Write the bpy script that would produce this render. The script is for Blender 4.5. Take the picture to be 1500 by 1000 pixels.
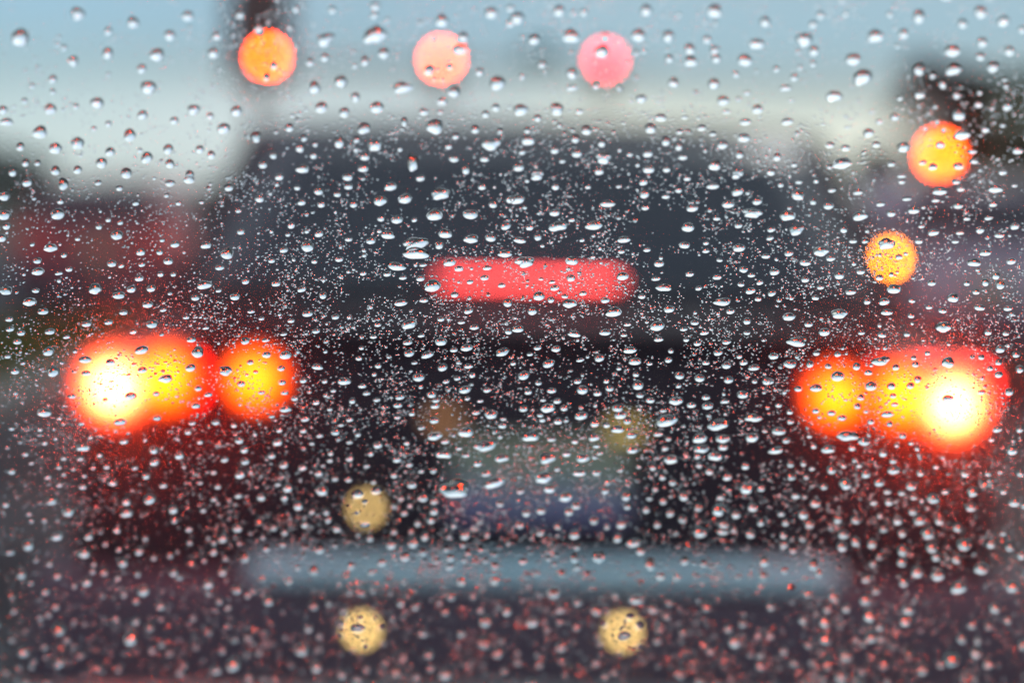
import bpy, bmesh, math, random
import numpy as np
from mathutils import Vector, Matrix
R = math.radians
random.seed(7)
sc = bpy.context.scene
col = sc.collection
for o in list(bpy.data.objects):
    bpy.data.objects.remove(o)

# ------------------------------------------------------------------ camera
PW, PH = 1500.0, 1000.0
FOCAL, SENSOR = 85.0, 36.0
PITCH, ROLL = R(3.07), R(0.8)
FOCUS = 0.84
EYE = Vector((0, 0, 1.2))
fwd = Vector((0, math.cos(PITCH), -math.sin(PITCH)))
rt0 = Vector((1, 0, 0)); up0 = rt0.cross(fwd)
rt = rt0 * math.cos(ROLL) + up0 * math.sin(ROLL)
up = -rt0 * math.sin(ROLL) + up0 * math.cos(ROLL)
cam = bpy.data.cameras.new('camera')
cam.lens = FOCAL; cam.sensor_width = SENSOR
cam.clip_start = 0.02; cam.clip_end = 3000
cam.dof.use_dof = True
cam.dof.focus_distance = FOCUS
cam.dof.aperture_fstop = 4.75
cam.dof.aperture_blades = 0
co = bpy.data.objects.new('camera', cam); col.objects.link(co)
co.matrix_world = Matrix(((rt.x, up.x, -fwd.x, EYE.x), (rt.y, up.y, -fwd.y, EYE.y), (rt.z, up.z, -fwd.z, EYE.z), (0, 0, 0, 1)))
sc.camera = co
KPX = FOCAL / SENSOR * PW                        # pixels per unit slope

# ------------------------------------------------------------------ world: a grey rain sky with a paler strip at the horizon
w = bpy.data.worlds.new('World'); sc.world = w; w.use_nodes = True
nt = w.node_tree; nt.nodes.clear()
N = nt.nodes.new; Lk = nt.links.new
out = N('ShaderNodeOutputWorld'); bg = N('ShaderNodeBackground')
sky = N('ShaderNodeTexSky'); sky.sky_type = 'NISHITA'; sky.sun_disc = False
SUN_EL, SUN_AZ = R(42), R(20)
sky.sun_elevation = SUN_EL; sky.sun_rotation = SUN_AZ; sky.air_density = 1.0; sky.dust_density = .6
tc = N('ShaderNodeTexCoord')
nz = N('ShaderNodeTexNoise'); nz.inputs['Scale'].default_value = 3.0; nz.inputs['Detail'].default_value = 4
mp = N('ShaderNodeMapping'); mp.inputs['Scale'].default_value = (1, 1, 6)
Lk(tc.outputs['Generated'], mp.inputs['Vector']); Lk(mp.outputs['Vector'], nz.inputs['Vector'])
sep = N('ShaderNodeSeparateXYZ'); Lk(tc.outputs['Generated'], sep.inputs[0])
wob = N('ShaderNodeMath'); wob.operation = 'MULTIPLY_ADD'; wob.inputs[1].default_value = 0.03; wob.inputs[2].default_value = -0.015
Lk(nz.outputs['Fac'], wob.inputs[0])
ad = N('ShaderNodeMath'); ad.operation = 'ADD'; Lk(sep.outputs['Z'], ad.inputs[0]); Lk(wob.outputs[0], ad.inputs[1])
rp = N('ShaderNodeValToRGB'); Lk(ad.outputs[0], rp.inputs['Fac'])
cr = rp.color_ramp
STOPS = [(0.0, (.50, .56, .54)), (0.016, (1.0, 1.02, .90)), (0.036, (1.02, 1.03, .90)), (0.054, (.46, .55, .57)), (0.075, (.42, .60, .71)),
         (0.11, (.46, .61, .72)), (0.17, (1.0, 1.1, 1.2)), (0.35, (1.45, 1.55, 1.65)), (0.62, (.8, .88, .96)), (1.0, (.35, .4, .45))]
cr.elements[0].position = STOPS[0][0]; cr.elements[0].color = STOPS[0][1] + (1,)
cr.elements[1].position = STOPS[-1][0]; cr.elements[1].color = STOPS[-1][1] + (1,)
for p, c in STOPS[1:-1]:
    e = cr.elements.new(p); e.color = c + (1,)
# away from the bright break in the cloud the horizon stays a plain light grey
rq = N('ShaderNodeValToRGB'); Lk(ad.outputs[0], rq.inputs['Fac']); cq = rq.color_ramp
STOPS2 = [(0.0, (.34, .40, .41)), (0.014, (.78, .85, .86)), (0.034, (.80, .88, .90)), (0.055, (.42, .53, .57)), (0.08, (.38, .57, .70))] + STOPS[5:]
cq.elements[0].position = 0; cq.elements[0].color = STOPS2[0][1] + (1,)
cq.elements[1].position = 1; cq.elements[1].color = STOPS2[-1][1] + (1,)
for p, c in STOPS2[1:-1]:
    e = cq.elements.new(p); e.color = c + (1,)
brk = N('ShaderNodeMapRange'); brk.interpolation_type = 'SMOOTHSTEP'
brk.inputs['From Min'].default_value = -.03; brk.inputs['From Max'].default_value = .05
Lk(sep.outputs['X'], brk.inputs['Value'])
rm = N('ShaderNodeMix'); rm.data_type = 'RGBA'
Lk(brk.outputs['Result'], rm.inputs['Factor']); Lk(rq.outputs['Color'], rm.inputs['A']); Lk(rp.outputs['Color'], rm.inputs['B'])
# clear gap in the cloud towards the west side
gap = N('ShaderNodeMapRange'); gap.inputs['From Min'].default_value = -0.19; gap.inputs['From Max'].default_value = -0.08
gap.inputs['To Min'].default_value = 0.35; gap.inputs['To Max'].default_value = 0.04
Lk(sep.outputs['X'], gap.inputs['Value'])
sm = N('ShaderNodeMix'); sm.data_type = 'RGBA'; sm.blend_type = 'MULTIPLY'; sm.inputs['Factor'].default_value = 1
sm.inputs['B'].default_value = (.062, .086, .115, 1)
Lk(sky.outputs['Color'], sm.inputs['A'])
mx = N('ShaderNodeMix'); mx.data_type = 'RGBA'
Lk(gap.outputs['Result'], mx.inputs['Factor']); Lk(rm.outputs['Result'], mx.inputs['A']); Lk(sm.outputs['Result'], mx.inputs['B'])
Lk(mx.outputs['Result'], bg.inputs['Color']); bg.inputs['Strength'].default_value = 1.0
Lk(bg.outputs[0], out.inputs[0])

# ------------------------------------------------------------------ sun behind thick cloud
sl = bpy.data.lights.new('sun', 'SUN'); sl.energy = 0.6; sl.angle = R(20); sl.color = (1, .97, .92)
so = bpy.data.objects.new('sun', sl); col.objects.link(so)
sd = Vector((math.sin(SUN_AZ) * math.cos(SUN_EL), math.cos(SUN_AZ) * math.cos(SUN_EL), math.sin(SUN_EL)))
so.rotation_euler = sd.to_track_quat('Z', 'Y').to_euler(); so.location = (0, 0, 30)

# ------------------------------------------------------------------ exposure and sampling
sc.view_settings.view_transform = 'Standard'; sc.view_settings.look = 'None'
sc.view_settings.exposure = 0; sc.view_settings.gamma = 1
cy = sc.cycles
cy.max_bounces = 24; cy.transmission_bounces = 20; cy.transparent_max_bounces = 8
cy.diffuse_bounces = 3; cy.glossy_bounces = 4
cy.sample_clamp_indirect = 0; cy.use_denoising = True
cy.use_adaptive_sampling = False
cy.caustics_reflective = False; cy.caustics_refractive = True; cy.blur_glossy = 0.0

# ------------------------------------------------------------------ helpers
def pix(px, py, depth):
    """World point seen at a pixel of the 1500 x 1000 photograph, at a depth along the view axis."""
    return EYE + fwd * depth + rt * ((px - PW / 2) / KPX * depth) - up * ((py - PH / 2) / KPX * depth)

def link(name, me, mat=None, parent=None, loc=None):
    o = bpy.data.objects.new(name, me); col.objects.link(o)
    if mat is not None and me is not None:
        me.materials.append(mat)
    if parent is not None:
        o.parent = parent
    if loc is not None:
        o.location = loc
    return o

def empty(name, loc, rz=0.0):
    o = bpy.data.objects.new(name, None); col.objects.link(o)
    o.location = loc; o.rotation_euler = (0, 0, rz); o.empty_display_size = .2
    return o

def tag(o, label=None, cat=None, group=None, kind=None):
    if label: o['label'] = label
    if cat: o['category'] = cat
    if group: o['group'] = group
    if kind: o['kind'] = kind
    return o

def mesh_of(bm, smooth=False, name='m'):
    me = bpy.data.meshes.new(name)
    bmesh.ops.recalc_face_normals(bm, faces=bm.faces)
    bm.to_mesh(me); bm.free()
    if smooth:
        for p in me.polygons: p.use_smooth = True
    return me

def add_box(bm, c, s, bev=0.0, seg=2, rot=None):
    b = bmesh.new()
    bmesh.ops.create_cube(b, size=1)
    bmesh.ops.scale(b, vec=s, verts=b.verts)
    if bev > 0:
        bmesh.ops.bevel(b, geom=list(b.edges), offset=bev, segments=seg, profile=.5, affect='EDGES')
    if rot is not None:
        bmesh.ops.rotate(b, cent=(0, 0, 0), matrix=rot, verts=b.verts)
    bmesh.ops.translate(b, vec=c, verts=b.verts)
    tmp = bpy.data.meshes.new('t'); b.to_mesh(tmp); b.free()
    bm.from_mesh(tmp); bpy.data.meshes.remove(tmp)

def box(c, s, bev=0.0, seg=2, rot=None, smooth=False):
    bm = bmesh.new(); add_box(bm, c, s, bev, seg, rot)
    return mesh_of(bm, smooth)

def add_tube(bm, a, b, r0, r1=None, seg=16, cap=True):
    a, b = Vector(a), Vector(b); r1 = r0 if r1 is None else r1
    d = (b - a).normalized()
    x = d.orthogonal().normalized(); y = d.cross(x)
    ra, rb = [], []
    for i in range(seg):
        t = 2 * math.pi * i / seg; v = x * math.cos(t) + y * math.sin(t)
        ra.append(bm.verts.new(a + v * r0)); rb.append(bm.verts.new(b + v * r1))
    for i in range(seg):
        j = (i + 1) % seg
        bm.faces.new((ra[i], ra[j], rb[j], rb[i]))
    if cap:
        bm.faces.new(ra[::-1]); bm.faces.new(rb)

def tube(a, b, r0, r1=None, seg=16, smooth=True):
    bm = bmesh.new(); add_tube(bm, a, b, r0, r1, seg); return mesh_of(bm, smooth)

def lathe(prof, axis='X', seg=32, smooth=True):
    """prof: [(radius, position along the axis)]."""
    bm = bmesh.new(); rings = []
    for r, h in prof:
        ring = []
        for i in range(seg):
            t = 2 * math.pi * i / seg
            p = {'X': (h, r * math.cos(t), r * math.sin(t)), 'Y': (r * math.cos(t), h, r * math.sin(t)), 'Z': (r * math.cos(t), r * math.sin(t), h)}[axis]
            ring.append(bm.verts.new(p))
        rings.append(ring)
    for a, b in zip(rings, rings[1:]):
        for i in range(seg):
            j = (i + 1) % seg
            bm.faces.new((a[i], a[j], b[j], b[i]))
    bm.faces.new(rings[0][::-1]); bm.faces.new(rings[-1])
    return mesh_of(bm, smooth)

def loft(secs, closed=True, caps=True, smooth=True):
    bm = bmesh.new(); rows = [[bm.verts.new(p) for p in s] for s in secs]
    n = len(rows[0])
    for a, b in zip(rows, rows[1:]):
        for i in range(n if closed else n - 1):
            j = (i + 1) % n
            bm.faces.new((a[i], a[j], b[j], b[i]))
    if caps:
        bm.faces.new(rows[0][::-1]); bm.faces.new(rows[-1])
    return mesh_of(bm, smooth)

def slab(quad, thick, n=(8, 5), bulge=0.0, smooth=True):
    """A bent pane or panel over four corners (bottom left, bottom right, top right, top left) with real thickness."""
    a, b, c, d = (Vector(q) for q in quad)
    nrm = (b - a).cross(d - a).normalized()
    bm = bmesh.new(); lay = []
    for side in (0, 1):
        g = []
        for j in range(n[1] + 1):
            v = j / n[1]; row = []
            for i in range(n[0] + 1):
                u = i / n[0]
                p = (a * (1 - u) + b * u) * (1 - v) + (d * (1 - u) + c * u) * v
                p = p + nrm * (bulge * (1 - (2 * u - 1) ** 2) * (1 - .6 * (2 * v - 1) ** 2) + (thick if side else 0))
                row.append(bm.verts.new(p))
            g.append(row)
        lay.append(g)
    for side, g in enumerate(lay):
        for j in range(n[1]):
            for i in range(n[0]):
                f = (g[j][i], g[j][i + 1], g[j + 1][i + 1], g[j + 1][i])
                bm.faces.new(f if side else f[::-1])
    A, B = lay
    rim = [(j, 0) for j in range(n[1] + 1)] + [(n[1], i) for i in range(1, n[0] + 1)] + [(j, n[0]) for j in range(n[1] - 1, -1, -1)] + [(0, i) for i in range(n[0] - 1, 0, -1)]
    for k in range(len(rim)):
        p, q = rim[k], rim[(k + 1) % len(rim)]
        bm.faces.new((A[p[0]][p[1]], A[q[0]][q[1]], B[q[0]][q[1]], B[p[0]][p[1]]))
    return mesh_of(bm, smooth)

# ------------------------------------------------------------------ materials
def mat(name, color, rough=.5, metal=0.0, coat=0.0, emit=None, estr=0.0, var=0.0, scale=6.0, trans=0.0, ior=1.45, bump=0.0, spec=.5):
    m = bpy.data.materials.new(name); m.use_nodes = True
    t = m.node_tree; p = t.nodes['Principled BSDF']
    p.inputs['Base Color'].default_value = (*color, 1); p.inputs['Roughness'].default_value = rough
    p.inputs['Metallic'].default_value = metal; p.inputs['Coat Weight'].default_value = coat
    p.inputs['Coat Roughness'].default_value = .06
    p.inputs['Transmission Weight'].default_value = trans; p.inputs['IOR'].default_value = ior
    p.inputs['Specular IOR Level'].default_value = spec
    if emit:
        p.inputs['Emission Color'].default_value = (*emit, 1); p.inputs['Emission Strength'].default_value = estr
    if var > 0 or bump > 0:
        c = t.nodes.new('ShaderNodeTexCoord'); n = t.nodes.new('ShaderNodeTexNoise')
        n.inputs['Scale'].default_value = scale; n.inputs['Detail'].default_value = 5
        t.links.new(c.outputs['Object'], n.inputs['Vector'])
    if var > 0:
        r = t.nodes.new('ShaderNodeMapRange'); r.inputs['To Min'].default_value = 1 - var; r.inputs['To Max'].default_value = 1 + var
        t.links.new(n.outputs['Fac'], r.inputs['Value'])
        k = t.nodes.new('ShaderNodeMix'); k.data_type = 'RGBA'; k.blend_type = 'MULTIPLY'; k.inputs['Factor'].default_value = 1
        k.inputs['A'].default_value = (*color, 1)
        t.links.new(r.outputs['Result'], k.inputs['B']); t.links.new(k.outputs['Result'], p.inputs['Base Color'])
    if bump > 0:
        b = t.nodes.new('ShaderNodeBump'); b.inputs['Strength'].default_value = bump; b.inputs['Distance'].default_value = .01
        t.links.new(n.outputs['Fac'], b.inputs['Height']); t.links.new(b.outputs['Normal'], p.inputs['Normal'])
    return m

M = {
 'dark_paint': mat('dark_car_paint', (.022, .015, .026), .6, 0, 0, var=.15, scale=40, spec=.2),
 'red_paint': mat('dark_red_paint', (.38, .045, .055), .4, .1, .5, var=.1, scale=40),
 'grey_paint': mat('silver_grey_paint', (.46, .38, .47), .7, 0, 0, var=.1, scale=40, spec=.1),
 'side_glass': mat('side_window_glass', (.02, .028, .036), .5, spec=.15),
 'tint': mat('tinted_glass', (.036, .044, .060), .12, 0, 0, spec=.4),
 'rubber': mat('tyre_rubber', (.02, .02, .02), .85, var=.3, scale=30, bump=.3),
 'alloy': mat('wheel_alloy', (.35, .35, .36), .3, .9, var=.1),
 'chrome': mat('brushed_bumper_strip', (.58, .86, .98), .5, .15, var=.12, scale=15),
 'plastic': mat('black_trim_plastic', (.03, .024, .034), .55, var=.2, scale=30),
 'bumper': mat('bumper_plastic', (.080, .050, .078), .7, var=.25, scale=12),
 'exhaust': mat('exhaust_steel', (.4, .4, .4), .3, .9, var=.2),
 'reflector': mat('lamp_reflector', (.5, .02, .01), .2, .3, 1, emit=(1, .003, .0006), estr=18),
 'bulb': mat('hot_tail_bulb', (.9, .8, .6), .3, emit=(1, .042, .0085), estr=260),
 'brake_bar': mat('high_brake_lens', (.6, .03, .03), .3, emit=(1, .068, .066), estr=8.5),
 'dull_lens': mat('unlit_red_lens', (.22, .012, .012), .15, 0, 1),
 'lit_dull': mat('faint_red_lens', (.4, .01, .01), .15, 0, 1, emit=(1, .02, .02), estr=.3),
 'yellow_lamp': mat('yellow_tail_lens', (.7, .2, .02), .3, emit=(1, .21, .004), estr=75),
 'warm': mat('warm_headlight_glint', (.8, .6, .3), .3, emit=(1, .63, .20), estr=9),  # glow standing in for headlights reflected in the car ahead
 'warm_dim': mat('warm_headlight_glint_dimmer', (.8, .6, .3), .3, emit=(1, .63, .22), estr=5.5),
 'plate_brown': mat('brown_plate_lamp', (.4, .2, .1), .4, emit=(1, .42, .16), estr=.6),
 'plate_gold': mat('gold_plate_lamp', (.5, .35, .1), .4, emit=(1, .66, .14), estr=.85),
 'sig_orange': mat('orange_signal_lens', (.7, .1, .02), .3, emit=(1, .040, .002), estr=250),
 'sig_peach': mat('peach_signal_lens', (.7, .2, .1), .3, emit=(1, .050, .016), estr=150),
 'sig_pink': mat('red_signal_lens', (.6, .03, .03), .3, emit=(1, .030, .05), estr=45),
 'sig_orange2': mat('deep_orange_signal_lens', (.7, .1, .02), .3, emit=(1, .060, .002), estr=85),
 'sig_off': mat('unlit_signal_lens', (.02, .03, .02), .3),
 'housing': mat('signal_housing_paint', (.035, .045, .04), .5, var=.2),
 'galv': mat('galvanised_pole', (.16, .17, .18), .5, .4, var=.25, scale=3),
 'sign_back': mat('weathered_sign_back', (.035, .030, .030), .7, .1, var=.3, scale=3),
 'teal_sign': mat('teal_sign_back', (.08, .15, .15), .6, .1, var=.2, scale=3),
 'bark': mat('bark', (.035, .025, .02), .9, var=.4, scale=10, bump=.8),
 'leaf_dark': mat('dark_leaves', (.020, .022, .014), .7, var=.5, scale=1.2),
 'leaf_green': mat('green_leaves', (.075, .085, .020), .7, var=.5, scale=1.2),
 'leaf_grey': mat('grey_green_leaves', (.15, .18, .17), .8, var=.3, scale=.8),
 'leaf_brown': mat('brown_leaves', (.07, .055, .05), .8, var=.4, scale=1.0),
 'grass': mat('grass_blades', (.075, .082, .012), .8, var=.4, scale=2),
 'kerb': mat('kerb_concrete', (.26, .25, .24), .8, var=.2, scale=8, bump=.3),
 'paving': mat('pavement_concrete', (.22, .21, .21), .75, var=.2, scale=3, bump=.3),
 'paint_line': mat('worn_road_paint', (.55, .55, .53), .6, var=.3, scale=9),
}
def asphalt():
    m = bpy.data.materials.new('wet_asphalt'); m.use_nodes = True
    t = m.node_tree; p = t.nodes['Principled BSDF']; n = t.nodes.new
    c = n('ShaderNodeTexCoord'); a = n('ShaderNodeTexNoise'); a.inputs['Scale'].default_value = .35; a.inputs['Detail'].default_value = 6
    b = n('ShaderNodeTexNoise'); b.inputs['Scale'].default_value = 90; b.inputs['Detail'].default_value = 2
    t.links.new(c.outputs['Object'], a.inputs['Vector']); t.links.new(c.outputs['Object'], b.inputs['Vector'])
    r = n('ShaderNodeValToRGB'); r.color_ramp.elements[0].position = .35; r.color_ramp.elements[0].color = (.018, .013, .018, 1)
    r.color_ramp.elements[1].position = .7; r.color_ramp.elements[1].color = (.030, .023, .029, 1)
    t.links.new(a.outputs['Fac'], r.inputs['Fac']); t.links.new(r.outputs['Color'], p.inputs['Base Color'])
    q = n('ShaderNodeMapRange'); q.inputs['From Min'].default_value = .4; q.inputs['From Max'].default_value = .6
    q.inputs['To Min'].default_value = .45; q.inputs['To Max'].default_value = .7
    t.links.new(a.outputs['Fac'], q.inputs['Value']); t.links.new(q.outputs['Result'], p.inputs['Roughness'])
    p.inputs['Specular IOR Level'].default_value = .02
    u = n('ShaderNodeBump'); u.inputs['Strength'].default_value = .35; u.inputs['Distance'].default_value = .006
    t.links.new(b.outputs['Fac'], u.inputs['Height']); t.links.new(u.outputs['Normal'], p.inputs['Normal'])
    return m
def glowing(name, color, peak, sigma):
    # a lamp lens brightest over its filament, falling off to the rim
    m = mat(name, (.5, .05, .02), .3); t = m.node_tree; p = t.nodes['Principled BSDF']; n = t.nodes.new
    c = n('ShaderNodeTexCoord'); s = n('ShaderNodeSeparateXYZ'); k = n('ShaderNodeCombineXYZ'); l = n('ShaderNodeVectorMath'); l.operation = 'LENGTH'
    t.links.new(c.outputs['Object'], s.inputs[0]); t.links.new(s.outputs['X'], k.inputs['X']); t.links.new(s.outputs['Z'], k.inputs['Z'])
    t.links.new(k.outputs[0], l.inputs[0])
    def op(o, a, b=None):
        q = n('ShaderNodeMath'); q.operation = o
        for i, v in enumerate((a, b)):
            if v is None: continue
            if isinstance(v, (int, float)): q.inputs[i].default_value = v
            else: t.links.new(v, q.inputs[i])
        return q.outputs[0]
    r2 = op('POWER', op('DIVIDE', l.outputs['Value'], sigma), 2.0)
    e = op('MULTIPLY', op('EXPONENT', op('MULTIPLY', r2, -1.0)), peak)
    p.inputs['Emission Color'].default_value = (*color, 1); t.links.new(e, p.inputs['Emission Strength'])
    return m
M['bulb'] = glowing('hot_tail_bulb_lens', (1, .058, .016), 210, .030)
M['amber_outer'] = glowing('outer_amber_lens', (1, .062, .0006), 40, .033)
M['amber_inner'] = glowing('inner_amber_lens', (1, .058, .0006), 38, .030)
M['asphalt'] = asphalt()
M['ground'] = mat('rough_ground', (.05, .055, .035), .9, var=.4, scale=.3, bump=.5)
def plate_mat():
    m = mat('number_plate_face', (.2, .2, .2), .35)
    t = m.node_tree; p = t.nodes['Principled BSDF']; n = t.nodes.new
    c = n('ShaderNodeTexCoord'); s = n('ShaderNodeSeparateXYZ'); t.links.new(c.outputs['Object'], s.inputs[0])
    z = n('ShaderNodeTexNoise'); z.inputs['Scale'].default_value = 12
    t.links.new(c.outputs['Object'], z.inputs['Vector'])
    a = n('ShaderNodeMath'); a.operation = 'MULTIPLY_ADD'; a.inputs[1].default_value = .06
    t.links.new(z.outputs['Fac'], a.inputs[0]); t.links.new(s.outputs['Z'], a.inputs[2])
    q = n('ShaderNodeMapRange'); q.inputs['From Min'].default_value = -.05; q.inputs['From Max'].default_value = .11
    t.links.new(a.outputs[0], q.inputs['Value'])
    r = n('ShaderNodeValToRGB'); e = r.color_ramp.elements
    e[0].position = 0; e[0].color = (.14, .11, .32, 1); e[1].position = 1; e[1].color = (.32, .32, .21, 1)
    k = e.new(.35); k.color = (.25, .28, .38, 1); k = e.new(.6); k.color = (.26, .31, .25, 1)
    t.links.new(q.outputs['Result'], r.inputs['Fac']); t.links.new(r.outputs['Color'], p.inputs['Base Color'])
    return m
M['plate'] = plate_mat()

def water():
    m = bpy.data.materials.new('rain_water'); m.use_nodes = True; t = m.node_tree; t.nodes.clear()
    o = t.nodes.new('ShaderNodeOutputMaterial'); g = t.nodes.new('ShaderNodeBsdfGlass')
    g.inputs['IOR'].default_value = 1.333; g.inputs['Roughness'].default_value = 0
    t.links.new(g.outputs[0], o.inputs[0]); return m
M['water'] = water()
def windscreen_glass():
    m = bpy.data.materials.new('misted_windscreen_glass'); m.use_nodes = True; t = m.node_tree; t.nodes.clear()
    o = t.nodes.new('ShaderNodeOutputMaterial'); g = t.nodes.new('ShaderNodeBsdfGlass')
    g.inputs['IOR'].default_value = 1.5; g.inputs['Roughness'].default_value = 0; g.inputs['Color'].default_value = (.97, .99, .985, 1)
    h = t.nodes.new('ShaderNodeBsdfGlass'); h.inputs['IOR'].default_value = 1.5; h.inputs['Roughness'].default_value = FOG_ROUGH
    x = t.nodes.new('ShaderNodeMixShader')
    c = t.nodes.new('ShaderNodeTexCoord'); n = t.nodes.new('ShaderNodeTexNoise'); n.inputs['Scale'].default_value = 9; n.inputs['Detail'].default_value = 3
    t.links.new(c.outputs['Object'], n.inputs['Vector'])
    r = t.nodes.new('ShaderNodeMapRange'); r.inputs['From Min'].default_value = .3; r.inputs['From Max'].default_value = .7
    r.inputs['To Min'].default_value = FOG * .7; r.inputs['To Max'].default_value = FOG * 1.3
    t.links.new(n.outputs['Fac'], r.inputs['Value']); t.links.new(r.outputs['Result'], x.inputs['Fac'])
    t.links.new(g.outputs[0], x.inputs[1]); t.links.new(h.outputs[0], x.inputs[2])
    t.links.new(x.outputs[0], o.inputs[0]); return m
FOG, FOG_ROUGH = .024, .19
M['windscreen'] = windscreen_glass()

THETA = (54, 72)   # contact angle of the water beads, degrees
FINE = 1.0

# ------------------------------------------------------------------ the ground, the road, verges
def sheet(name, x0, x1, y0, y1, z, material, nx=1, ny=1):
    bm = bmesh.new()
    g = [[bm.verts.new((x0 + (x1 - x0) * i / nx, y0 + (y1 - y0) * j / ny, z)) for i in range(nx + 1)] for j in range(ny + 1)]
    for j in range(ny):
        for i in range(nx):
            bm.faces.new((g[j][i], g[j][i + 1], g[j + 1][i + 1], g[j + 1][i]))
    return tag(link(name, mesh_of(bm), material), kind='structure')
sheet('ground', -900, 900, -100, 2000, -.008, M['ground'])
sheet('road', -13.5, 5.4, -100, 2000, 0, M['asphalt'], 1, 1)
tag(link('pavement', box((6.5, 300, .06), (1.96, 800, .13), .01), M['paving']), kind='structure')
tag(link('kerb', box((5.45, 300, .065), (.12, 800, .14), .015), M['kerb']), kind='structure')
bm = bmesh.new()
for xl in (-1.62, 1.72):
    for k in range(40):
        y = 3.0 + 9 * k
        v = [bm.verts.new(p) for p in ((xl - .06, y, .004), (xl + .06, y, .004), (xl + .06, y + 3, .004), (xl - .06, y + 3, .004))]
        bm.faces.new(v)
tag(link('lane_marking', mesh_of(bm), M['paint_line']), kind='structure')
# the grass island beside the lane
bm = bmesh.new()
add_box(bm, (-4.0, 13.5, .07), (2.1, 13.0, .15), .03)
tag(link('traffic_island', mesh_of(bm), M['kerb']), kind='structure')
rng = np.random.default_rng(3)
bm = bmesh.new()
for k in range(16000):
    x = rng.uniform(-5.0, -3.0); y = rng.uniform(7.3, 19.7); h = rng.uniform(.06, .2); a = rng.uniform(0, 6.28)
    dx, dy = .012 * math.cos(a), .012 * math.sin(a); lx, ly = rng.normal(0, .03, 2)
    v = [bm.verts.new(p) for p in ((x - dx, y - dy, .145), (x + dx, y + dy, .145), (x + lx, y + ly, .145 + h))]
    bm.faces.new(v)
tag(link('grass', mesh_of(bm), M['grass']), 'short olive green grass growing on the traffic island', 'grass', kind='stuff')

# ------------------------------------------------------------------ trees
def leaf_cloud(blobs, count, size, seed, z0=0.0):
    r = np.random.default_rng(seed); P = []
    wts = np.array([b[3] ** 2 for b in blobs]); wts = wts / wts.sum()
    for k in range(count):
        b = blobs[r.choice(len(blobs), p=wts)]
        d = r.normal(0, 1, 3); d /= np.linalg.norm(d); q = b[3] * r.uniform(.35, 1.0) ** .5 * r.uniform(.8, 1.1)
        c = np.array(b[:3]) + d * q * np.array((1, 1, .8))
        u = r.normal(0, 1, 3); u /= np.linalg.norm(u); v = np.cross(u, r.normal(0, 1, 3)); v /= np.linalg.norm(v)
        s = size * r.uniform(.6, 1.4)
        P += [c - u * s, c + v * s * .5, c + u * s, c - v * s * .5]
    P = np.array(P, dtype=np.float32)
    me = bpy.data.meshes.new('leaves'); n = len(P)
    me.vertices.add(n); me.vertices.foreach_set('co', P.ravel())
    me.loops.add(n); me.loops.foreach_set('vertex_index', np.arange(n, dtype=np.int32))
    me.polygons.add(n // 4); me.polygons.foreach_set('loop_start', np.arange(0, n, 4, dtype=np.int32))
    me.update(); me.validate(); return me

def tree(loc, height, spread, leaf, seed, label, group, count=3500, size=.09, trunk_r=.14):
    r = random.Random(seed); t = empty('tree', loc); tag(t, label, 'tree', group)
    bm = bmesh.new(); th = height * .38
    add_tube(bm, (0, 0, -.05), (0.04, 0, th), trunk_r, trunk_r * .6)
    blobs = []
    for k in range(11):
        a = k * 2.4 + r.uniform(-.4, .4); f = r.uniform(.25, 1); rad = spread * r.uniform(.25, .75) * (1.1 - .5 * f)
        tip = (math.cos(a) * rad, math.sin(a) * rad, height * (.42 + .48 * f))
        st = (0.03, 0, th * r.uniform(.7, 1.0))
        add_tube(bm, st, tip, trunk_r * .38, trunk_r * .1, 7)
        blobs.append((*tip, spread * r.uniform(.22, .40)))
    link('trunk', mesh_of(bm, True), M['bark'], t)
    link('crown', leaf_cloud(blobs, count, size, seed), leaf, t)
    return t

def ground_at(px, depth):
    p = pix(px, 310, depth); return (p.x, p.y, 0)
tree(ground_at(1375, 38), 3.95, 1.05, M['leaf_dark'], 1, 'dark dense roadside tree behind the orange traffic light', 'roadside trees', 3600, .08)
tree(ground_at(1415, 44), 4.0, 1.0, M['leaf_dark'], 2, 'dark slender tree between the dense tree and the green tree', 'roadside trees', 3200, .09)
tree(ground_at(1478, 40), 3.85, 1.15, M['leaf_green'], 3, 'olive green roadside tree beside the dark slender tree', 'roadside trees', 3600, .09)
tree(ground_at(1545, 46), 4.1, 1.4, M['leaf_green'], 5, 'broad green tree cut off by the edge of the view', 'roadside trees', 3200, .10)
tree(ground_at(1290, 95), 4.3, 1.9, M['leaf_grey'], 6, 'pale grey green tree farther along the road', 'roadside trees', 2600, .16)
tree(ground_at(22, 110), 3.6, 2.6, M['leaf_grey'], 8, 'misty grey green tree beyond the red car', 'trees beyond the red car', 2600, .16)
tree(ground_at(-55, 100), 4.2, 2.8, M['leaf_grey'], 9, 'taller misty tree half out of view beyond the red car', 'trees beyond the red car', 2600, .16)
blobs = []
rr = random.Random(11)
for k in range(150):
    x = -95 + k * 1.25 + rr.uniform(-.5, .5)
    blobs.append((x, 255 + rr.uniform(-6, 6), rr.uniform(.8, 3.0), rr.uniform(1.4, 2.5)))
tag(link('treeline', leaf_cloud(blobs, 16000, .38, 12), M['leaf_brown']), 'low brownish wood reading as one dark mass along the horizon', 'woodland', kind='stuff')

# ------------------------------------------------------------------ cars
def arch_bottom(y, wheels, zw, rw, zb):
    z = zb
    for yw in wheels:
        d = abs(y - yw)
        if d < rw: z = max(z, zw + math.sqrt(rw * rw - d * d))
    return z

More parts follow.
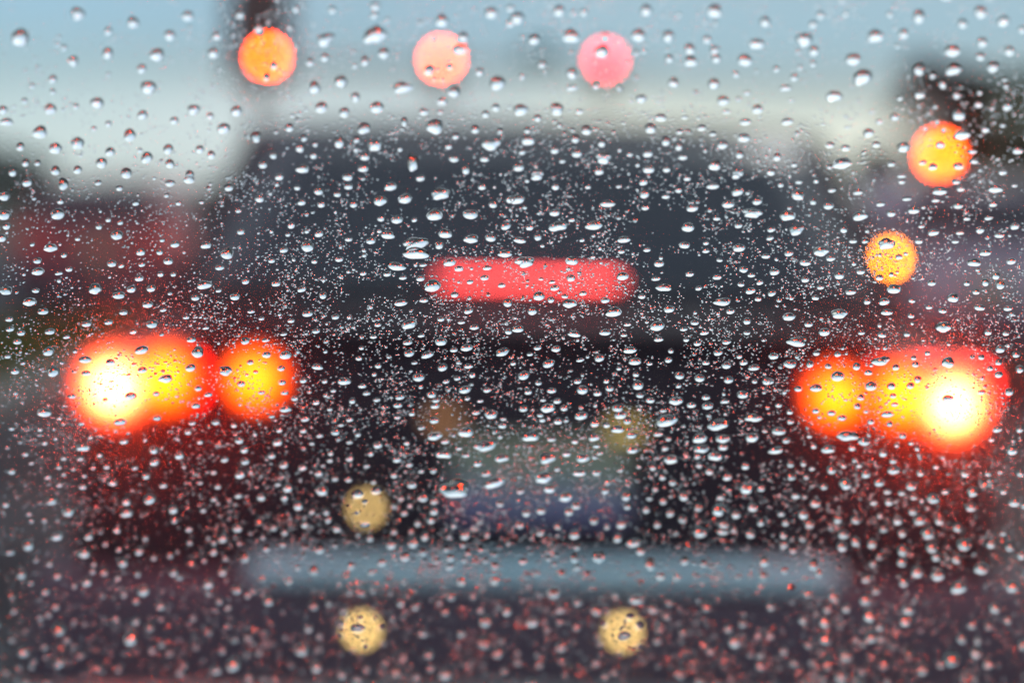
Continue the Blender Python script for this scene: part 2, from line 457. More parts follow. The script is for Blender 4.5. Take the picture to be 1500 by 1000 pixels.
def build_car(loc, rz, label, paint, lamps, W=1.74, tail='sedan', name='parked_car', group='cars queuing at the lights'):
    t = empty(name, loc, rz); tag(t, label, 'car', group)
    h = W / 2; L = 4.45; wheels = (.95, 3.55); zw, rw = .31, .36
    ys = [.09, .12, .2, .35, .5, .58]
    ys += [.95 - .365 + .73 * i / 14 for i in range(15)]
    ys += [1.45, 1.8, 2.2, 2.6, 3.0, 3.15]
    ys += [3.55 - .365 + .73 * i / 14 for i in range(15)] + [4.0, 4.2, 4.35]
    ys = sorted(set(round(y, 4) for y in ys))
    def top(y):
        P = [(0.09, .955), (.2, .985), (.62, .99), (2.0, .97), (3.2, .95), (3.9, .86), (4.35, .70)]
        for (a, za), (b, zb) in zip(P, P[1:]):
            if y <= b: return za + (zb - za) * (y - a) / (b - a)
        return P[-1][1]
    def half(y):
        f = 1.0
        if y < .5: f = .955 + .045 * (1 - ((.5 - y) / .41) ** 2)
        if y > 3.7: f = 1 - .14 * ((y - 3.7) / .65) ** 2
        return h * f
    secs = []
    for y in ys:
        zt, hw = top(y), half(y); zb = arch_bottom(y, wheels, zw, rw, .24)
        zm = max(.5, zb + .04)
        s = [(hw * .93, zb), (hw * .985, min(zb + .05, zm - .02)), (hw, zm), (hw * 1.0, max(.66, zm + .03)), (hw * .985, .80 if zt > .86 else zt - .08), (hw * .93, zt - .045), (hw * .80, zt - .008), (hw * .4, zt + .012)]
        pts = [(x, y, z) for x, z in s] + [(0, y, zt + .016)] + [(-x, y, z) for x, z in reversed(s)]
        secs.append(pts)
    link('body', loft(secs), paint, t)
    # cabin: roof shell and pillars, dark glass set into it
    b0, r0, r1, b1 = (.60, 1.10, 2.35, 3.30) if tail == 'sedan' else (.14, .42, 2.35, 3.30)
    zr = 1.385 if tail == 'sedan' else 1.44
    hb, hr = h * .89, h * .73
    def rect(y, z, hw, hz=0.0):
        return [(-hw, y, z - hz), (-hw * .55, y, z + .012), (0, y, z + .016), (hw * .55, y, z + .012), (hw, y, z - hz)]
    cab = []
    for (y, z, hw) in ((b0, .975, hb), (r0 - .02, zr - .02, hr), (r0 + .12, zr, hr), ((r0 + r1) / 2, zr + .025, hr * 1.02), (r1 - .1, zr, hr), (r1 + .02, zr - .02, hr), (b1, .965, hb)):
        low = [(hb, y, .93), (-hb, y, .93)]
        cab.append(rect(y, z, hw) + low)
    link('roof', loft(cab), paint, t)
    def gl(nm, quad, bulge=.0, m='tint', n=(10, 6)):
        return link(nm, slab(quad, .006, n, bulge), M[m], t)
    e = .012
    def rearpt(u, v):   # on the rear window plane
        y = b0 + (r0 - .02 - b0) * v; z = .985 + (zr - .02 - .985) * v; hw = hb + (hr - hb) * v
        return Vector((u * hw, y - .006, z + .022))
    gl('rear_window', (rearpt(-.90, .05), rearpt(.90, .05), rearpt(.88, .93), rearpt(-.88, .93)), .004)
    def frontpt(u, v):
        y = b1 + (r1 + .02 - b1) * v; z = .975 + (zr - .02 - .975) * v; hw = hb + (hr - hb) * v
        return Vector((u * hw, y + .006, z + .022))
    gl('windscreen', (frontpt(.90, .05), frontpt(-.90, .05), frontpt(-.88, .93), frontpt(.88, .93)), .004)
    for s in (-1, 1):
        def sp(y, v):
            yy = y; hw = hb + (hr - hb) * v
            return Vector((s * (hw + .004), yy, .995 + (zr - .045 - .995) * v))
        ya, yb, yc = b0 + .30, (b0 + b1) / 2 - .02, b1 - .25
        q1 = [sp(ya, .02), sp(yb - .03, .02), sp(yb - .03, .9), sp(r0 + .12, .9)]
        q2 = [sp(yb + .03, .02), sp(yc, .02), sp(r1 - .05, .9), sp(yb + .03, .9)]
        for q in (q1, q2):
            if s > 0: gl('side_window', q, 0, 'side_glass', n=(4, 3))
            else: gl('side_window', (q[1], q[0], q[3], q[2]), 0, 'side_glass', n=(4, 3))
        hd = link('door_handle', box((s * (h + .012), 2.05, .78), (.03, .16, .03), .01, smooth=True), paint, t)
        mi = bmesh.new(); add_box(mi, (s * (h + .03), 2.95, 1.0), (.20, .10, .13), .03)
        link('mirror', mesh_of(mi, True), paint, t)
        link('rub_strip', box((s * (h + .004), 2.25, .52), (.02, 1.7, .06), .006), M['plastic'], t)
        for yw in wheels:
            wm = lathe([(.20, -.10), (.285, -.10), (.305, -.08), (.31, -.03), (.31, .03), (.305, .08), (.285, .10), (.20, .10)], 'X', 40)
            ty = link('wheel', wm, M['rubber'], t, (s * (h - .12), yw, zw))
            rb = bmesh.new()
            tmp = lathe([(.205, -.075), (.205, .075), (.18, .08), (.165, .05), (.05, .045), (.03, .06)], 'X', 32)
            rb.from_mesh(tmp); bpy.data.meshes.remove(tmp)
            for k in range(5):
                a = 2 * math.pi * k / 5
                add_tube(rb, (.055, .03 * math.cos(a), .03 * math.sin(a)), (.075, .18 * math.cos(a), .18 * math.sin(a)), .028, .02, 8)
            if s < 0: bmesh.ops.scale(rb, vec=(-1, 1, 1), verts=rb.verts)
            link('rim', mesh_of(rb, True), M['alloy'], ty)
    # tail panel, lid seam, bumper
    lid = bmesh.new()
    add_box(lid, (0, .083, .74), (W * .60, .03, .40), .012)
    tl = link('boot_lid', mesh_of(lid, True), paint, t)
    link('lid_spoiler', box((0, .10, .985), (W * .72, .10, .03), .012, smooth=True), paint, t)
    bs = []
    for y, dx, zlo, zhi in ((.0, -.03, .30, .50), (.015, .02, .27, .535), (.05, .05, .25, .55), (.16, .065, .23, .55), (.50, .05, .25, .54), (.56, .03, .27, .53)):
        hw = h + dx; m_ = (zlo + zhi) / 2
        bs.append([(-hw + .03, y, zlo), (-hw, y, m_), (-hw + .03, y, zhi), (0, y - .02 if y < .1 else y, zhi + .004), (hw - .03, y, zhi), (hw, y, m_), (hw - .03, y, zlo), (0, y - .02 if y < .1 else y, zlo)])
    link('rear_bumper', loft(bs), M['bumper'], t)
    fb = []
    for y, dx, zlo, zhi in ((4.47, -.30, .34, .50), (4.44, -.18, .28, .56), (4.36, -.10, .25, .60), (4.15, -.02, .25, .58)):
        hw = h + dx; m_ = (zlo + zhi) / 2
        fb.append([(-hw + .03, y, zlo), (-hw, y, m_), (-hw + .03, y, zhi), (0, y + .03, zhi), (hw - .03, y, zhi), (hw, y, m_), (hw - .03, y, zlo), (0, y + .03, zlo)])
    link('front_bumper', loft(fb), M['bumper'], t)
    link('exhaust_pipe', lathe([(.026, -.02), (.03, -.02), (.03, .22), (.026, .22)], 'Y', 20), M['exhaust'], t, (-.45, .06, .235))
    link('underbody', box((0, 2.2, .27), (W * .80, 4.0, .10), .02), M['plastic'], t)
    for s in (-1, 1):
        link('headlight', box((s * h * .70, 4.30, .66), (.34, .16, .13), .04, 3, smooth=True), M['sig_off'], t)
    lamps(t, h)
    return t

# the car straight ahead: everything about its rear is placed from the photograph
CY = 4.24
cx = pix(787, 600, CY).x
def at_rear(px, py, y_local=0.0):
    """Car coordinates of a photo pixel on the rear of the car ahead, ROLL of the hand-held camera taken out."""
    d = (CY + y_local)
    p = pix(px, py, d)
    # put it on the vertical plane y = CY + y_local
    v = p - EYE; p = EYE + v * (d / v.y)
    return Vector((p.x - cx, y_local, p.z))

def lamps_ahead(t, h):
    for s, o_px, i_px in ((-1, (197, 556), (374, 553)), (1, (1380, 583), (1224, 578))):
        oc = at_rear(*o_px, .045); ic = at_rear(*i_px, .045)
        oc = Vector((s * (h - .165), .045, .905)); 
        tl = link('tail_light', box((oc.x, .080, oc.z - .010), (.215, .09, .092), .035, 3, smooth=True), M['reflector'], t)
        bx = at_rear(168, 564, .03) if s < 0 else at_rear(1394, 590, .03)
        link('bulb', lathe([(.002, -.020), (.030, -.018), (.055, -.008), (.066, .0), (.070, .02)], 'Y', 36), M['bulb'], tl, (bx.x, .03, bx.z))
        gx = at_rear(240, 552, .03) if s < 0 else at_rear(1322, 578, .03)
        link('amber_bulb', lathe([(.002, -.012), (.034, -.010), (.057, -.002), (.060, .014)], 'Y', 32), M['amber_outer'], tl, (gx.x, .032, gx.z))
        link('inner_tail_light', box((ic.x, .068, ic.z), (.098, .05, .075), .026, 3, smooth=True), M['inner_dim'] , t)
        link('amber_bulb', lathe([(.002, -.018), (.028, -.016), (.048, -.008), (.052, .012)], 'Y', 32), M['amber_inner'], t, (ic.x, .042, ic.z))
    # high brake light on the parcel shelf, behind the rear glass in the photo: here set in its lower edge
    yb = .635
    a = at_rear(646, 406, yb); b = at_rear(907, 411, yb)
    c = (a + b) / 2; wd = (b - a).length
    hb_ = link('high_brake_light', box((c.x, yb - .02, c.z), (wd, .035, .012), .005, 2, smooth=True), M['brake_bar'], t)
    link('lamp_housing', box((c.x, yb + .012, c.z - .004), (wd + .04, .04, .03), .006), M['plastic'], hb_)
    # number plate and its lamps
    p = at_rear(792, 705)
    pl = link('number_plate', box((0, 0, 0), (.315, .008, .150), .003), M['plate'], t, (p.x, .060, p.z))
    link('plate_frame', box((0, .006, 0), (.335, .008, .170), .003), M['plastic'], pl)
    for nm, px, py, mm in (('plate_lamp', 648, 617, 'plate_brown'), ('plate_lamp', 918, 632, 'plate_gold')):
        q = at_rear(px, py)
        link(nm, box((q.x, .058, q.z), (.055, .03, .022), .008, smooth=True), M[mm], t)
    # pale strip along the bumper
    a = at_rear(364, 832, -.01); b = at_rear(1230, 842, -.01); c = (a + b) / 2
    link('bumper_strip', box((c.x, -.004, c.z), (abs(b.x - a.x), .035, .046), .014, 3, smooth=True), M['chrome'], t)
    for px, py, mm in ((537, 742, 'warm_dim'), (530, 920, 'warm'), (912, 922, 'warm')):  # headlight reflections made as glowing discs, no real lamps on the car
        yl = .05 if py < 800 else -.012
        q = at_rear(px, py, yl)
        lp = link('headlight_glint', lathe([(.003, -.018), (.009, -.016), (.0125, -.008), (.0125, .012)], 'Y', 24), M[mm], t, (q.x, yl, q.z))
        link('glint_rim', loft([[(r * math.cos(2 * math.pi * i / 24), y, r * math.sin(2 * math.pi * i / 24)) for i in range(24)] for r, y in ((.0128, .012), (.0128, -.004), (.021, -.004), (.021, .012))], caps=False), M['plastic'], lp)
M['inner_dim'] = mat('inner_tail_reflector', (.5, .02, .01), .2, .2, 1, emit=(1, .003, .0006), estr=14)

def lamps_plain(lit, face):
    def f(t, h):
        for s in (-1, 1):
            m = M[lit] if not (face == 'yellow' and s > 0) else M['dull_lens']
            tl = link('tail_light', box((s * (h - .15), .075, .86), (.26, .07, .15), .03, 3, smooth=True), M['dull_lens'] if face == 'yellow' else m, t)
            if face == 'yellow' and s < 0:
                link('bulb', lathe([(.002, -.02), (.03, -.018), (.04, -.008), (.042, .012)], 'Y', 24), M['yellow_lamp'], tl, (-(h - .11), .035, .895))
                link('added_light_shield', loft([[(r * math.cos(2 * math.pi * i / 24), y, r * math.sin(2 * math.pi * i / 24)) for i in range(24)] for r, y in ((.047, .02), (.047, -.04), (.053, -.04), (.053, .02))], caps=False), M['plastic'], tl, (-(h - .11), .030, .895))  # added ring that blocks the bulb's sideways light
        pl = link('number_plate', box((0, .055, .70), (.315, .008, .15), .003), M['plate'], t)
    return f

build_car((cx, CY, 0), 0, 'dark car straight ahead with brake lights glowing and plate lit', M['dark_paint'], lamps_ahead, W=1.74, name='car_ahead')
q = pix(140, 440, 26)
build_car((q.x, 26, 0), 0, 'dark red car farther ahead beyond the traffic island', M['red_paint'], lamps_plain('lit_dull', 'red'), W=1.8, tail='hatch', name='car')
q = pix(1305, 372, 17.7)
build_car((q.x + .76, 17.7, 0), 0, 'silver grey car in the next lane with one yellow light showing', M['grey_paint'], lamps_plain('dull_lens', 'yellow'), W=1.74, tail='hatch', name='car')

# ------------------------------------------------------------------ the signals over the junction
SD = 64.0
def signal_head(px, py, depth, lens, label, backplate=True, lit=0, group='traffic lights over the junction'):
    p = pix(px, py, depth)
    t = empty('traffic_light', (p.x, p.y, p.z)); tag(t, label, 'traffic light', group)
    z0 = -.36 * 1 + .36 * lit
    link('housing', box((0, .14, z0), (.36, .24, 1.10), .03), M['housing'], t)
    if backplate:
        link('backplate', box((0, .275, z0), (.62, .012, 1.36), .004), M['housing'], t)
    for k in range(3):
        z = .36 * (lit - k)
        le = link('lens', lathe([(.004, -.035), (.08, -.03), (.13, -.01), (.148, .01), (.148, .03)], 'Y', 28), lens if k == lit else M['sig_off'], t, (0, 0, z))
        bm = bmesh.new(); n = 18; rows = []
        for j, (yy, rr_) in enumerate(((0.0, .158), (-.22, .164), (-.22, .170), (0.0, .166))):
            rows.append([bm.verts.new((rr_ * math.cos(R(-20) + R(220) * i / n), yy, rr_ * math.sin(R(-20) + R(220) * i / n))) for i in range(n + 1)])
        for a, b in zip(rows, rows[1:] + rows[:1]):
            for i in range(n): bm.faces.new((a[i], a[i + 1], b[i + 1], b[i]))
        link('visor', mesh_of(bm, True), M['housing'], le)
    return t
signal_head(392, 83, SD, M['sig_orange'], 'orange glowing traffic light beside the dark pole and sign')
signal_head(647, 87, SD, M['sig_peach'], 'peach coloured traffic light in the middle of the overhead arm')
signal_head(887, 88, SD, M['sig_pink'], 'pink red traffic light at the free end of the arm')
signal_head(1376, 226, 35.0, M['sig_orange2'], 'low orange traffic light on its own post before the trees', group='traffic light on a post')
pA = pix(368, 85, SD); pB = pix(960, 88, SD)
g = empty('signal_gantry', (pA.x, pA.y + .7, 0)); tag(g, 'tall grey pole with a long arm carrying the overhead traffic lights', 'signal pole')
link('pole', tube((0, 0, 0), (0, 0, 6.9), .17, .12, 20), M['galv'], g)
zarm = pA.z - .15
link('mast_arm', tube((0, 0, zarm), (pB.x - pA.x, 0, zarm + .05), .075, .05, 14), M['galv'], g)
link('base_plate', box((0, 0, .03), (.5, .5, .06), .01), M['galv'], g)
for px in (392, 647, 887):
    p = pix(px, 85, SD)
    link('bracket', box((p.x - pA.x, -.2, zarm + .01), (.10, .42, .10), .01), M['galv'], g)
p = pix(1376, 226, 35.0)
g2 = empty('signal_post', (p.x, p.y + .4, 0)); tag(g2, 'short post holding the low orange traffic light before the trees', 'signal post')
link('pole', tube((0, 0, 0), (0, 0, 2.9), .07, .07, 14), M['galv'], g2)
link('cap', lathe([(.08, 0), (.08, .04), (.02, .08)], 'Z', 14), M['galv'], g2, (0, 0, 3.0))
p = pix(378, 22, SD)
sg = empty('overhead_sign', (p.x, pA.y + .45, p.z)); tag(sg, 'dark unlit sign panel high on the pole above the orange traffic light', 'sign')
link('panel', box((0, 0, -.2), (1.75, .05, 3.1), .02), M['sign_back'], sg)
link('sign_bracket', box((0, .1, 0), (.2, .12, 2.0), .01), M['galv'], sg)
p = pix(792, 76, SD)
s2 = empty('street_sign', (p.x, pA.y + .55, p.z)); tag(s2, 'small teal sign plate on the arm between two traffic lights', 'sign')
link('panel', box((0, 0, 0), (1.0, .03, .45), .01), M['teal_sign'], s2)
link('sign_bracket', box((0, .05, 0), (.08, .05, .35), .005), M['galv'], s2)

# raindrops read off the photograph: tile corner -> centre x, y, width in quarter pixels, height ratio, tilt
TILES = {
(0,0):"125,200,115 462,60,90 785,110,80 1105,72,75 1000,185,75 925,300,90 835,380,65 435,335,70 637,290,75 315,440,60 195,478,45 315,512,45 150,565,45 875,490,95 575,580,85,.7 300,615,80,.75 240,750,95,.7 25,620,60 45,690,85,.5 330,845,80,.75 460,815,85,.75 765,768,80 840,650,70,.7 1140,618,80,.7 1025,682,60,.7 1235,655,50 650,865,65,.75 600,930,70,.8 865,900,75,.8 990,850,65 1000,935,60 1315,730,85,.7 1390,628,75,.8 1175,850,55 1242,882,55 1275,190,65 1255,290,75 1410,65,65 450,597,45 640,700,45 555,728,40 155,930,50 125,835,55 225,930,40 640,160,60 640,410,40 350,195,40 380,255,50 330,975,60 460,970,55 745,990,70 80,985,55 1115,1000,60",
(375,0):"20,145,70 205,140,50 240,30,60 450,35,60 410,210,115,.6,12 700,15,70 695,65,60 700,185,140,.7 1090,100,85 1380,55,85,.8,8 1490,25,60 1490,115,60 1215,195,70 1200,265,90,.7 1012,392,70,.8,8 750,290,75,.8 640,335,55,1.1 405,315,60 320,342,60 500,455,85,.8,12 345,490,75,1 860,490,120,.55 1160,515,80 1415,465,100,.8,5 1310,400,60 585,545,65 710,605,85,.75,12 385,605,80,.75 520,635,65,.85 200,725,55 1090,570,70,.7 985,630,60,.7 870,690,45,1.1 1050,720,105,.75 635,730,80,.75 1405,605,55 1345,645,50 700,830,95,.65 490,812,70,.85 285,785,45 590,795,45 5,780,60,1 1380,820,120,.55,4 1170,775,50,.7 260,845,60,.75 340,885,50 105,885,50 350,820,40 845,848,40 920,930,72,1.3 640,895,60,.7 1130,833,50,.7 1160,905,65,.6,-8 1340,905,60,.65 275,965,85,.55 630,962,65,.65 45,940,60,.7 1230,970,55,.9,15 1285,735,55 110,365,60,.7 65,435,50 1140,370,50",
(750,0):"275,42,80 420,50,60 785,38,80 1185,42,95,.8 1480,105,75 30,85,90,.8 130,210,75 345,190,100,.8,5 545,190,60 525,280,90,.8,5 740,185,90,.8 915,190,80 1140,208,60 1430,235,100,.6 1040,265,75 1185,270,65 1195,320,65 920,320,60 1045,335,90,.7 1362,330,95,.7 175,355,60 350,408,75 350,490,80,.5 60,425,50 770,275,45 1310,412,50 945,460,70 1180,468,75,.8 490,480,55 630,495,45 755,553,80,.6 1235,565,80,.7 1375,520,55,.6 50,620,90,.7 262,615,80,.9 1435,615,75,.7 1255,628,60,.5 395,628,55,.6 870,665,75,.6 150,668,50 1010,662,50,.5 1365,690,75,.5 810,730,70,.8 435,740,65 90,740,45 1110,725,60,.6 980,748,50,.6 1355,785,80,.6 1175,760,50,.6 95,800,90,.6 370,790,55 525,815,55 900,805,60 1230,825,75,.6 975,835,55 250,855,60,.7 380,875,70,.6 795,875,70,.6 535,900,105,.6 1000,895,60,.6 1330,880,55 60,865,50,.7 690,880,45,.6 1185,945,80,.7 40,955,75,.6 510,980,65,.6 800,968,75,.6 905,968,55,.6 735,940,35 150,990,80,.5 1320,985,70 295,918,45,.6 630,853,35",
(1125,0):"305,65,60 260,120,60 210,210,105,.7,10 265,275,70 880,75,80,.95 1240,48,85 710,60,55 1375,100,85,.7,20 1135,115,70 625,190,105,.7,10 790,175,70 1250,225,70 1485,150,60 1075,275,100,.65 1408,275,70 1240,308,60 495,325,100,.65 880,385,75,.9 960,420,50 1080,385,105,.6,15 1312,370,80,.75 550,430,130,.6,10 260,350,50 45,380,50 150,430,55 100,492,80,.5 1018,472,60 1100,532,60 1235,518,45 1388,480,45 885,532,75,.6 768,552,50,.6 383,540,100,.6 135,562,50,.5 1228,588,60,.7 1395,600,70,.7,25 975,600,40 740,660,65,.7 1112,652,90,.65 605,630,50,.5 650,688,55,.6 985,685,40 110,688,80,.5,10 1270,735,60,.6 1135,765,105,.5 585,755,70,.7,15 1370,710,45,.6 630,822,55,.6 1005,822,65,.7 360,825,60,.6 450,843,60,.6 790,840,80,.65,15 1195,862,60,.5 1458,858,70,.6 50,895,55 900,928,50,.6 430,935,125,.42,5 720,935,55,.6 960,955,60,.6 1115,950,65,.6 1205,920,55,.6 150,940,45,.6 1370,985,60,.5 15,985,60,.6 1025,732,40 915,725,40 460,720,45,.5 320,700,40,.5 1340,908,40,.5",
(0,250):"165,45,70 375,55,60,1.1 580,45,45 705,78,45 745,8,50 1000,48,60 1112,28,70 1345,75,60 30,125,75 360,155,45 345,230,90,.65 30,235,85 45,300,55 15,370,65 585,303,45 690,352,75,.7 800,165,45 1050,165,40 1185,158,35 1400,208,40 640,262,40 710,278,40 1415,330,50,.7 302,427,90,.45 1030,405,60,.6 1210,412,70,.5 1335,460,80,.75 830,452,60,.6 940,450,45,.7 990,505,60,.6 225,500,55,.6 660,518,60,.6 715,530,40,.6 835,522,45,.6 1290,540,60,.5 228,565,80,.5 410,550,50,.5 350,575,50,.35 820,605,60,.5 945,580,45,.6 1020,580,40,.6 562,668,80,.7 775,668,60,.6 890,663,60,.6 40,675,80,.6 215,675,50,.5 1200,645,95,.45 1442,622,50,.6 700,703,80,.5 180,743,90,.45 870,757,70,.5 1148,717,55,.6 1380,712,65,.55 258,797,70,.5 728,803,55,.5 60,843,50,.5 512,870,65,.5 640,860,55,.5 895,872,75,.55 65,900,55,.5 130,923,55,.5 298,915,65,.5 108,975,55,.5 785,915,50,.5 395,945,45,.5 1125,962,60,.5 1440,970,60,.6 1210,893,45,.4 1095,832,45,.4 1475,797,50,.4 960,787,45,.5 1285,675,40,.5 380,468,40,.7 195,405,35 460,373,35 955,380,35",
(375,250):"140,12,60 245,75,45 370,95,60,.7 25,140,60 270,160,55 385,172,50,.7 480,112,50 540,12,70,.6 545,68,55 575,172,50,.7 790,70,80,.55,10 730,150,85,.65 875,140,85,.6,15 1082,112,120,.5,5 965,18,60 1325,70,50,.7 1390,172,55,.7 1490,145,60 1048,235,100,.6 1258,230,100,.5,5 828,262,75,.55 735,255,50,.6 930,262,40,.6 210,295,50,.7 372,345,60,.55,10 190,348,35 775,352,85,.5,-8 675,385,60,.6 545,375,50,.5 935,405,165,.35,8 940,460,165,.25,-2 1110,345,90,.5,-8 1262,375,90,.5 1375,368,70,.55,-8 1465,300,70,.5,15 1460,460,90,.45 305,418,85,.65,5 165,437,55,.6 1075,410,55,.8 95,500,45,.6 490,492,55,.5 345,505,40,.6 825,535,110,.4,-5 1135,512,85,.45,5 980,525,50,.4 1190,548,60,.5 1355,542,60,.45 630,575,45,.5 770,580,50,.5 862,600,50,.45 965,605,55,.55 1340,600,55,.55 1255,625,45,.5 120,635,60,.5 1035,650,105,.6,5 270,668,60,.5 395,703,50,.8 1165,700,50,.6 1440,645,50,.5 850,748,85,.4 985,732,60,.4 1475,748,60,.7 305,810,70,.5 1245,795,60,.5,10 468,828,50,.6 208,852,45,.5 35,838,40,.5 900,875,100,.45,12 715,875,45,.5 355,912,55,.45,12 1085,842,50,.5 1280,890,65,.4 970,938,45,.45 690,945,50,.4 890,978,60,.5 1085,975,75,.55 60,965,50,.4 165,930,45,.4 1205,860,50,.4 1480,915,50,.6",
(750,250):"145,12,75,.5 255,70,55,.6 445,70,40 770,42,60,.6,12 625,65,40 1025,20,50,.6 1310,8,60,.5 1175,65,85,.4 975,88,50,.6 775,112,65,.7,15 1320,98,80,.55,15 1435,155,65,.55,10 900,125,55,.5 30,145,90,.55 560,168,95,.4,3 250,222,70,.5,8 1055,195,80,.45,8 780,190,50,.6 1265,172,80,.5 1405,225,120,.33,-3 350,262,45,.5 1198,253,50,.5 270,302,120,.4 480,295,115,.4,8 103,308,50,.6 1030,308,85,.5 1325,295,55,.5 152,362,50,.8 45,382,80,.3,-8 655,378,85,.4,5 410,380,35,.6 1010,410,70,.5,5 1328,427,80,.5,5 790,437,50,.45 1135,398,40,.5 1135,443,50,.45 640,447,45,.5 75,510,120,.45 350,503,80,.55,5 1485,475,60,.4 860,520,65,.5 1215,497,40,.5 345,603,60,.6 648,593,80,.5 842,605,60,.4 1040,580,55,.45 1200,597,60,.45 1355,552,60,.55 1400,585,50,.45 235,625,45,.4 170,607,35,.5 890,658,100,.4,3 250,660,60,.5,5 1092,662,45,.5,10 1450,628,45,.6,10 1340,640,45,.5 157,710,75,.6 415,692,50,.5 1395,678,65,.5,10 228,730,45,.7 310,708,45,.5 545,733,55,.55 1230,742,105,.4,5 760,710,50,.5 338,752,90,.5 120,797,60,.7,10 595,803,100,.5,8 920,785,70,.5,8 1278,797,55,.5 1440,725,45,.5 850,885,95,.5,12 1375,855,50,.7,10 1070,862,55,.5 675,873,50,.4 35,900,75,.5,5 365,930,85,.33,-5 545,920,75,.45 655,935,45,.45 1005,900,50,.45 1125,922,60,.4,8 1375,922,45,.5 858,960,65,.35 1020,962,40 1255,975,60,.45 1085,985,50,.5",
(1125,250):"72,58,45,.6 178,40,50,.5 278,35,40,.7 780,38,50,.6 1100,40,55,.5 780,5,60,.4 172,120,85,.6,-8 262,155,45,.8,10 352,182,65,.55 372,88,55,.5,10 525,100,65,.5,10 1002,97,95,.4,8 1125,82,55,.5 1328,82,95,.45 1440,60,45,.5 655,170,60,.45,5 810,138,60,.4 1110,180,65,.5,5 978,147,55,.45,5 1313,172,55,.5 113,240,100,.5 535,242,95,.5,5 717,225,60,.6 850,208,75,.5,5 165,322,95,.55,15 440,318,50,.8,20 1160,255,50,.45 1288,250,60,.4,10 1440,300,60,.6,10 965,337,80,.4,8 1238,322,60,.6,10 895,300,45,.45 1120,337,55,.45 1350,352,65,.45,-3 690,402,115,.5,12 18,318,55,.5,15 10,368,50,.5,15 495,387,55,.4 565,387,45,.5 880,388,55,.5 1093,388,50,.45 307,447,105,.45,5 120,458,60,.5,10 365,487,60,.5,5 1268,455,80,.4 765,478,50,.6 215,515,75,.35,-3 1203,512,90,.45,3 1420,505,60,.55,5 500,517,35,.7 540,565,60,.45 415,587,65,.65,12 35,568,65,.5,5 215,610,55,.6 650,600,50,.6 1330,590,55,.7 1268,628,50,.8 1355,640,65,.75 955,630,55,.6 1160,633,45,.6 735,668,90,.5 305,655,50,.5,5 482,683,70,.45,5 20,690,55,.6,15 275,717,50,.5 1215,683,50,.55 1080,720,75,.6 577,740,50,.6 677,742,70,.5,8 840,735,45,.5 1235,775,70,.45,-3 415,812,100,.5,5 120,830,80,.5,5 693,802,80,.4,3 835,820,45,.7 235,873,55,.5 1025,890,95,.6 328,920,75,.5 170,975,115,.5,8 665,933,55,.6 810,930,45,.6 545,922,45,.5 1285,920,50,.6 1388,925,45,.6 1400,780,60,.4 940,772,45,.5 1020,793,55,.5",
(0,500):"290,32,75,.6,10 52,60,45,.5 140,98,35,.6 95,148,60,.5 318,150,70,.85,8 505,80,80,.45 835,25,95,.4,8 1162,38,75,.75 652,95,60,.55 838,140,65,.5 512,158,60,.45 1120,128,70,.55,8 975,192,85,.5,3 1325,145,85,.6,3 658,208,40,.4 430,292,55,.5 768,293,80,.5 562,282,35,.4 920,277,45,.6 1040,292,30 1165,247,50,.6 1222,283,55,.5 1418,220,55,.6 1470,95,45,.6 265,390,95,.45,-5 355,420,40,.6 708,442,85,.45 482,452,45,.5 925,418,55,.6 1150,347,60,.55 1268,445,55,.6 1130,448,50,.6 75,480,45,.6 1375,463,45,.6 268,563,45,.7 240,487,40 730,558,60,.5 535,532,40 490,593,85,.5,-3 905,605,60,.8,15 1105,500,50,.7 1405,550,60,.7 1435,605,55,.75 1055,640,65,.65 155,630,50,.6 380,655,45,.6 475,655,50,.65 590,637,45,.65 910,678,65,.65,15 1440,672,60,.7,10 1320,663,55,.6 1175,560,45 350,705,45,.7 630,705,50,.6 75,730,55,.7 190,683,40,.6 795,710,50,.6,10 435,718,40 550,712,40 860,760,55,.65 1410,752,70,.65 1255,738,45 285,765,50,.6 380,748,40,.7 500,758,40 355,808,45,.7 490,820,50,.7 665,800,55,.6 1175,797,45 880,895,70,.75,10 308,902,65,.75,10 745,910,55,.75,10 408,968,70,.7,5 960,815,50,.6 1280,820,45,.7 1400,875,50 1255,895,45 1020,955,60,.75 745,978,75,.55,8 175,980,45 40,925,50,.7,10 1195,960,45",
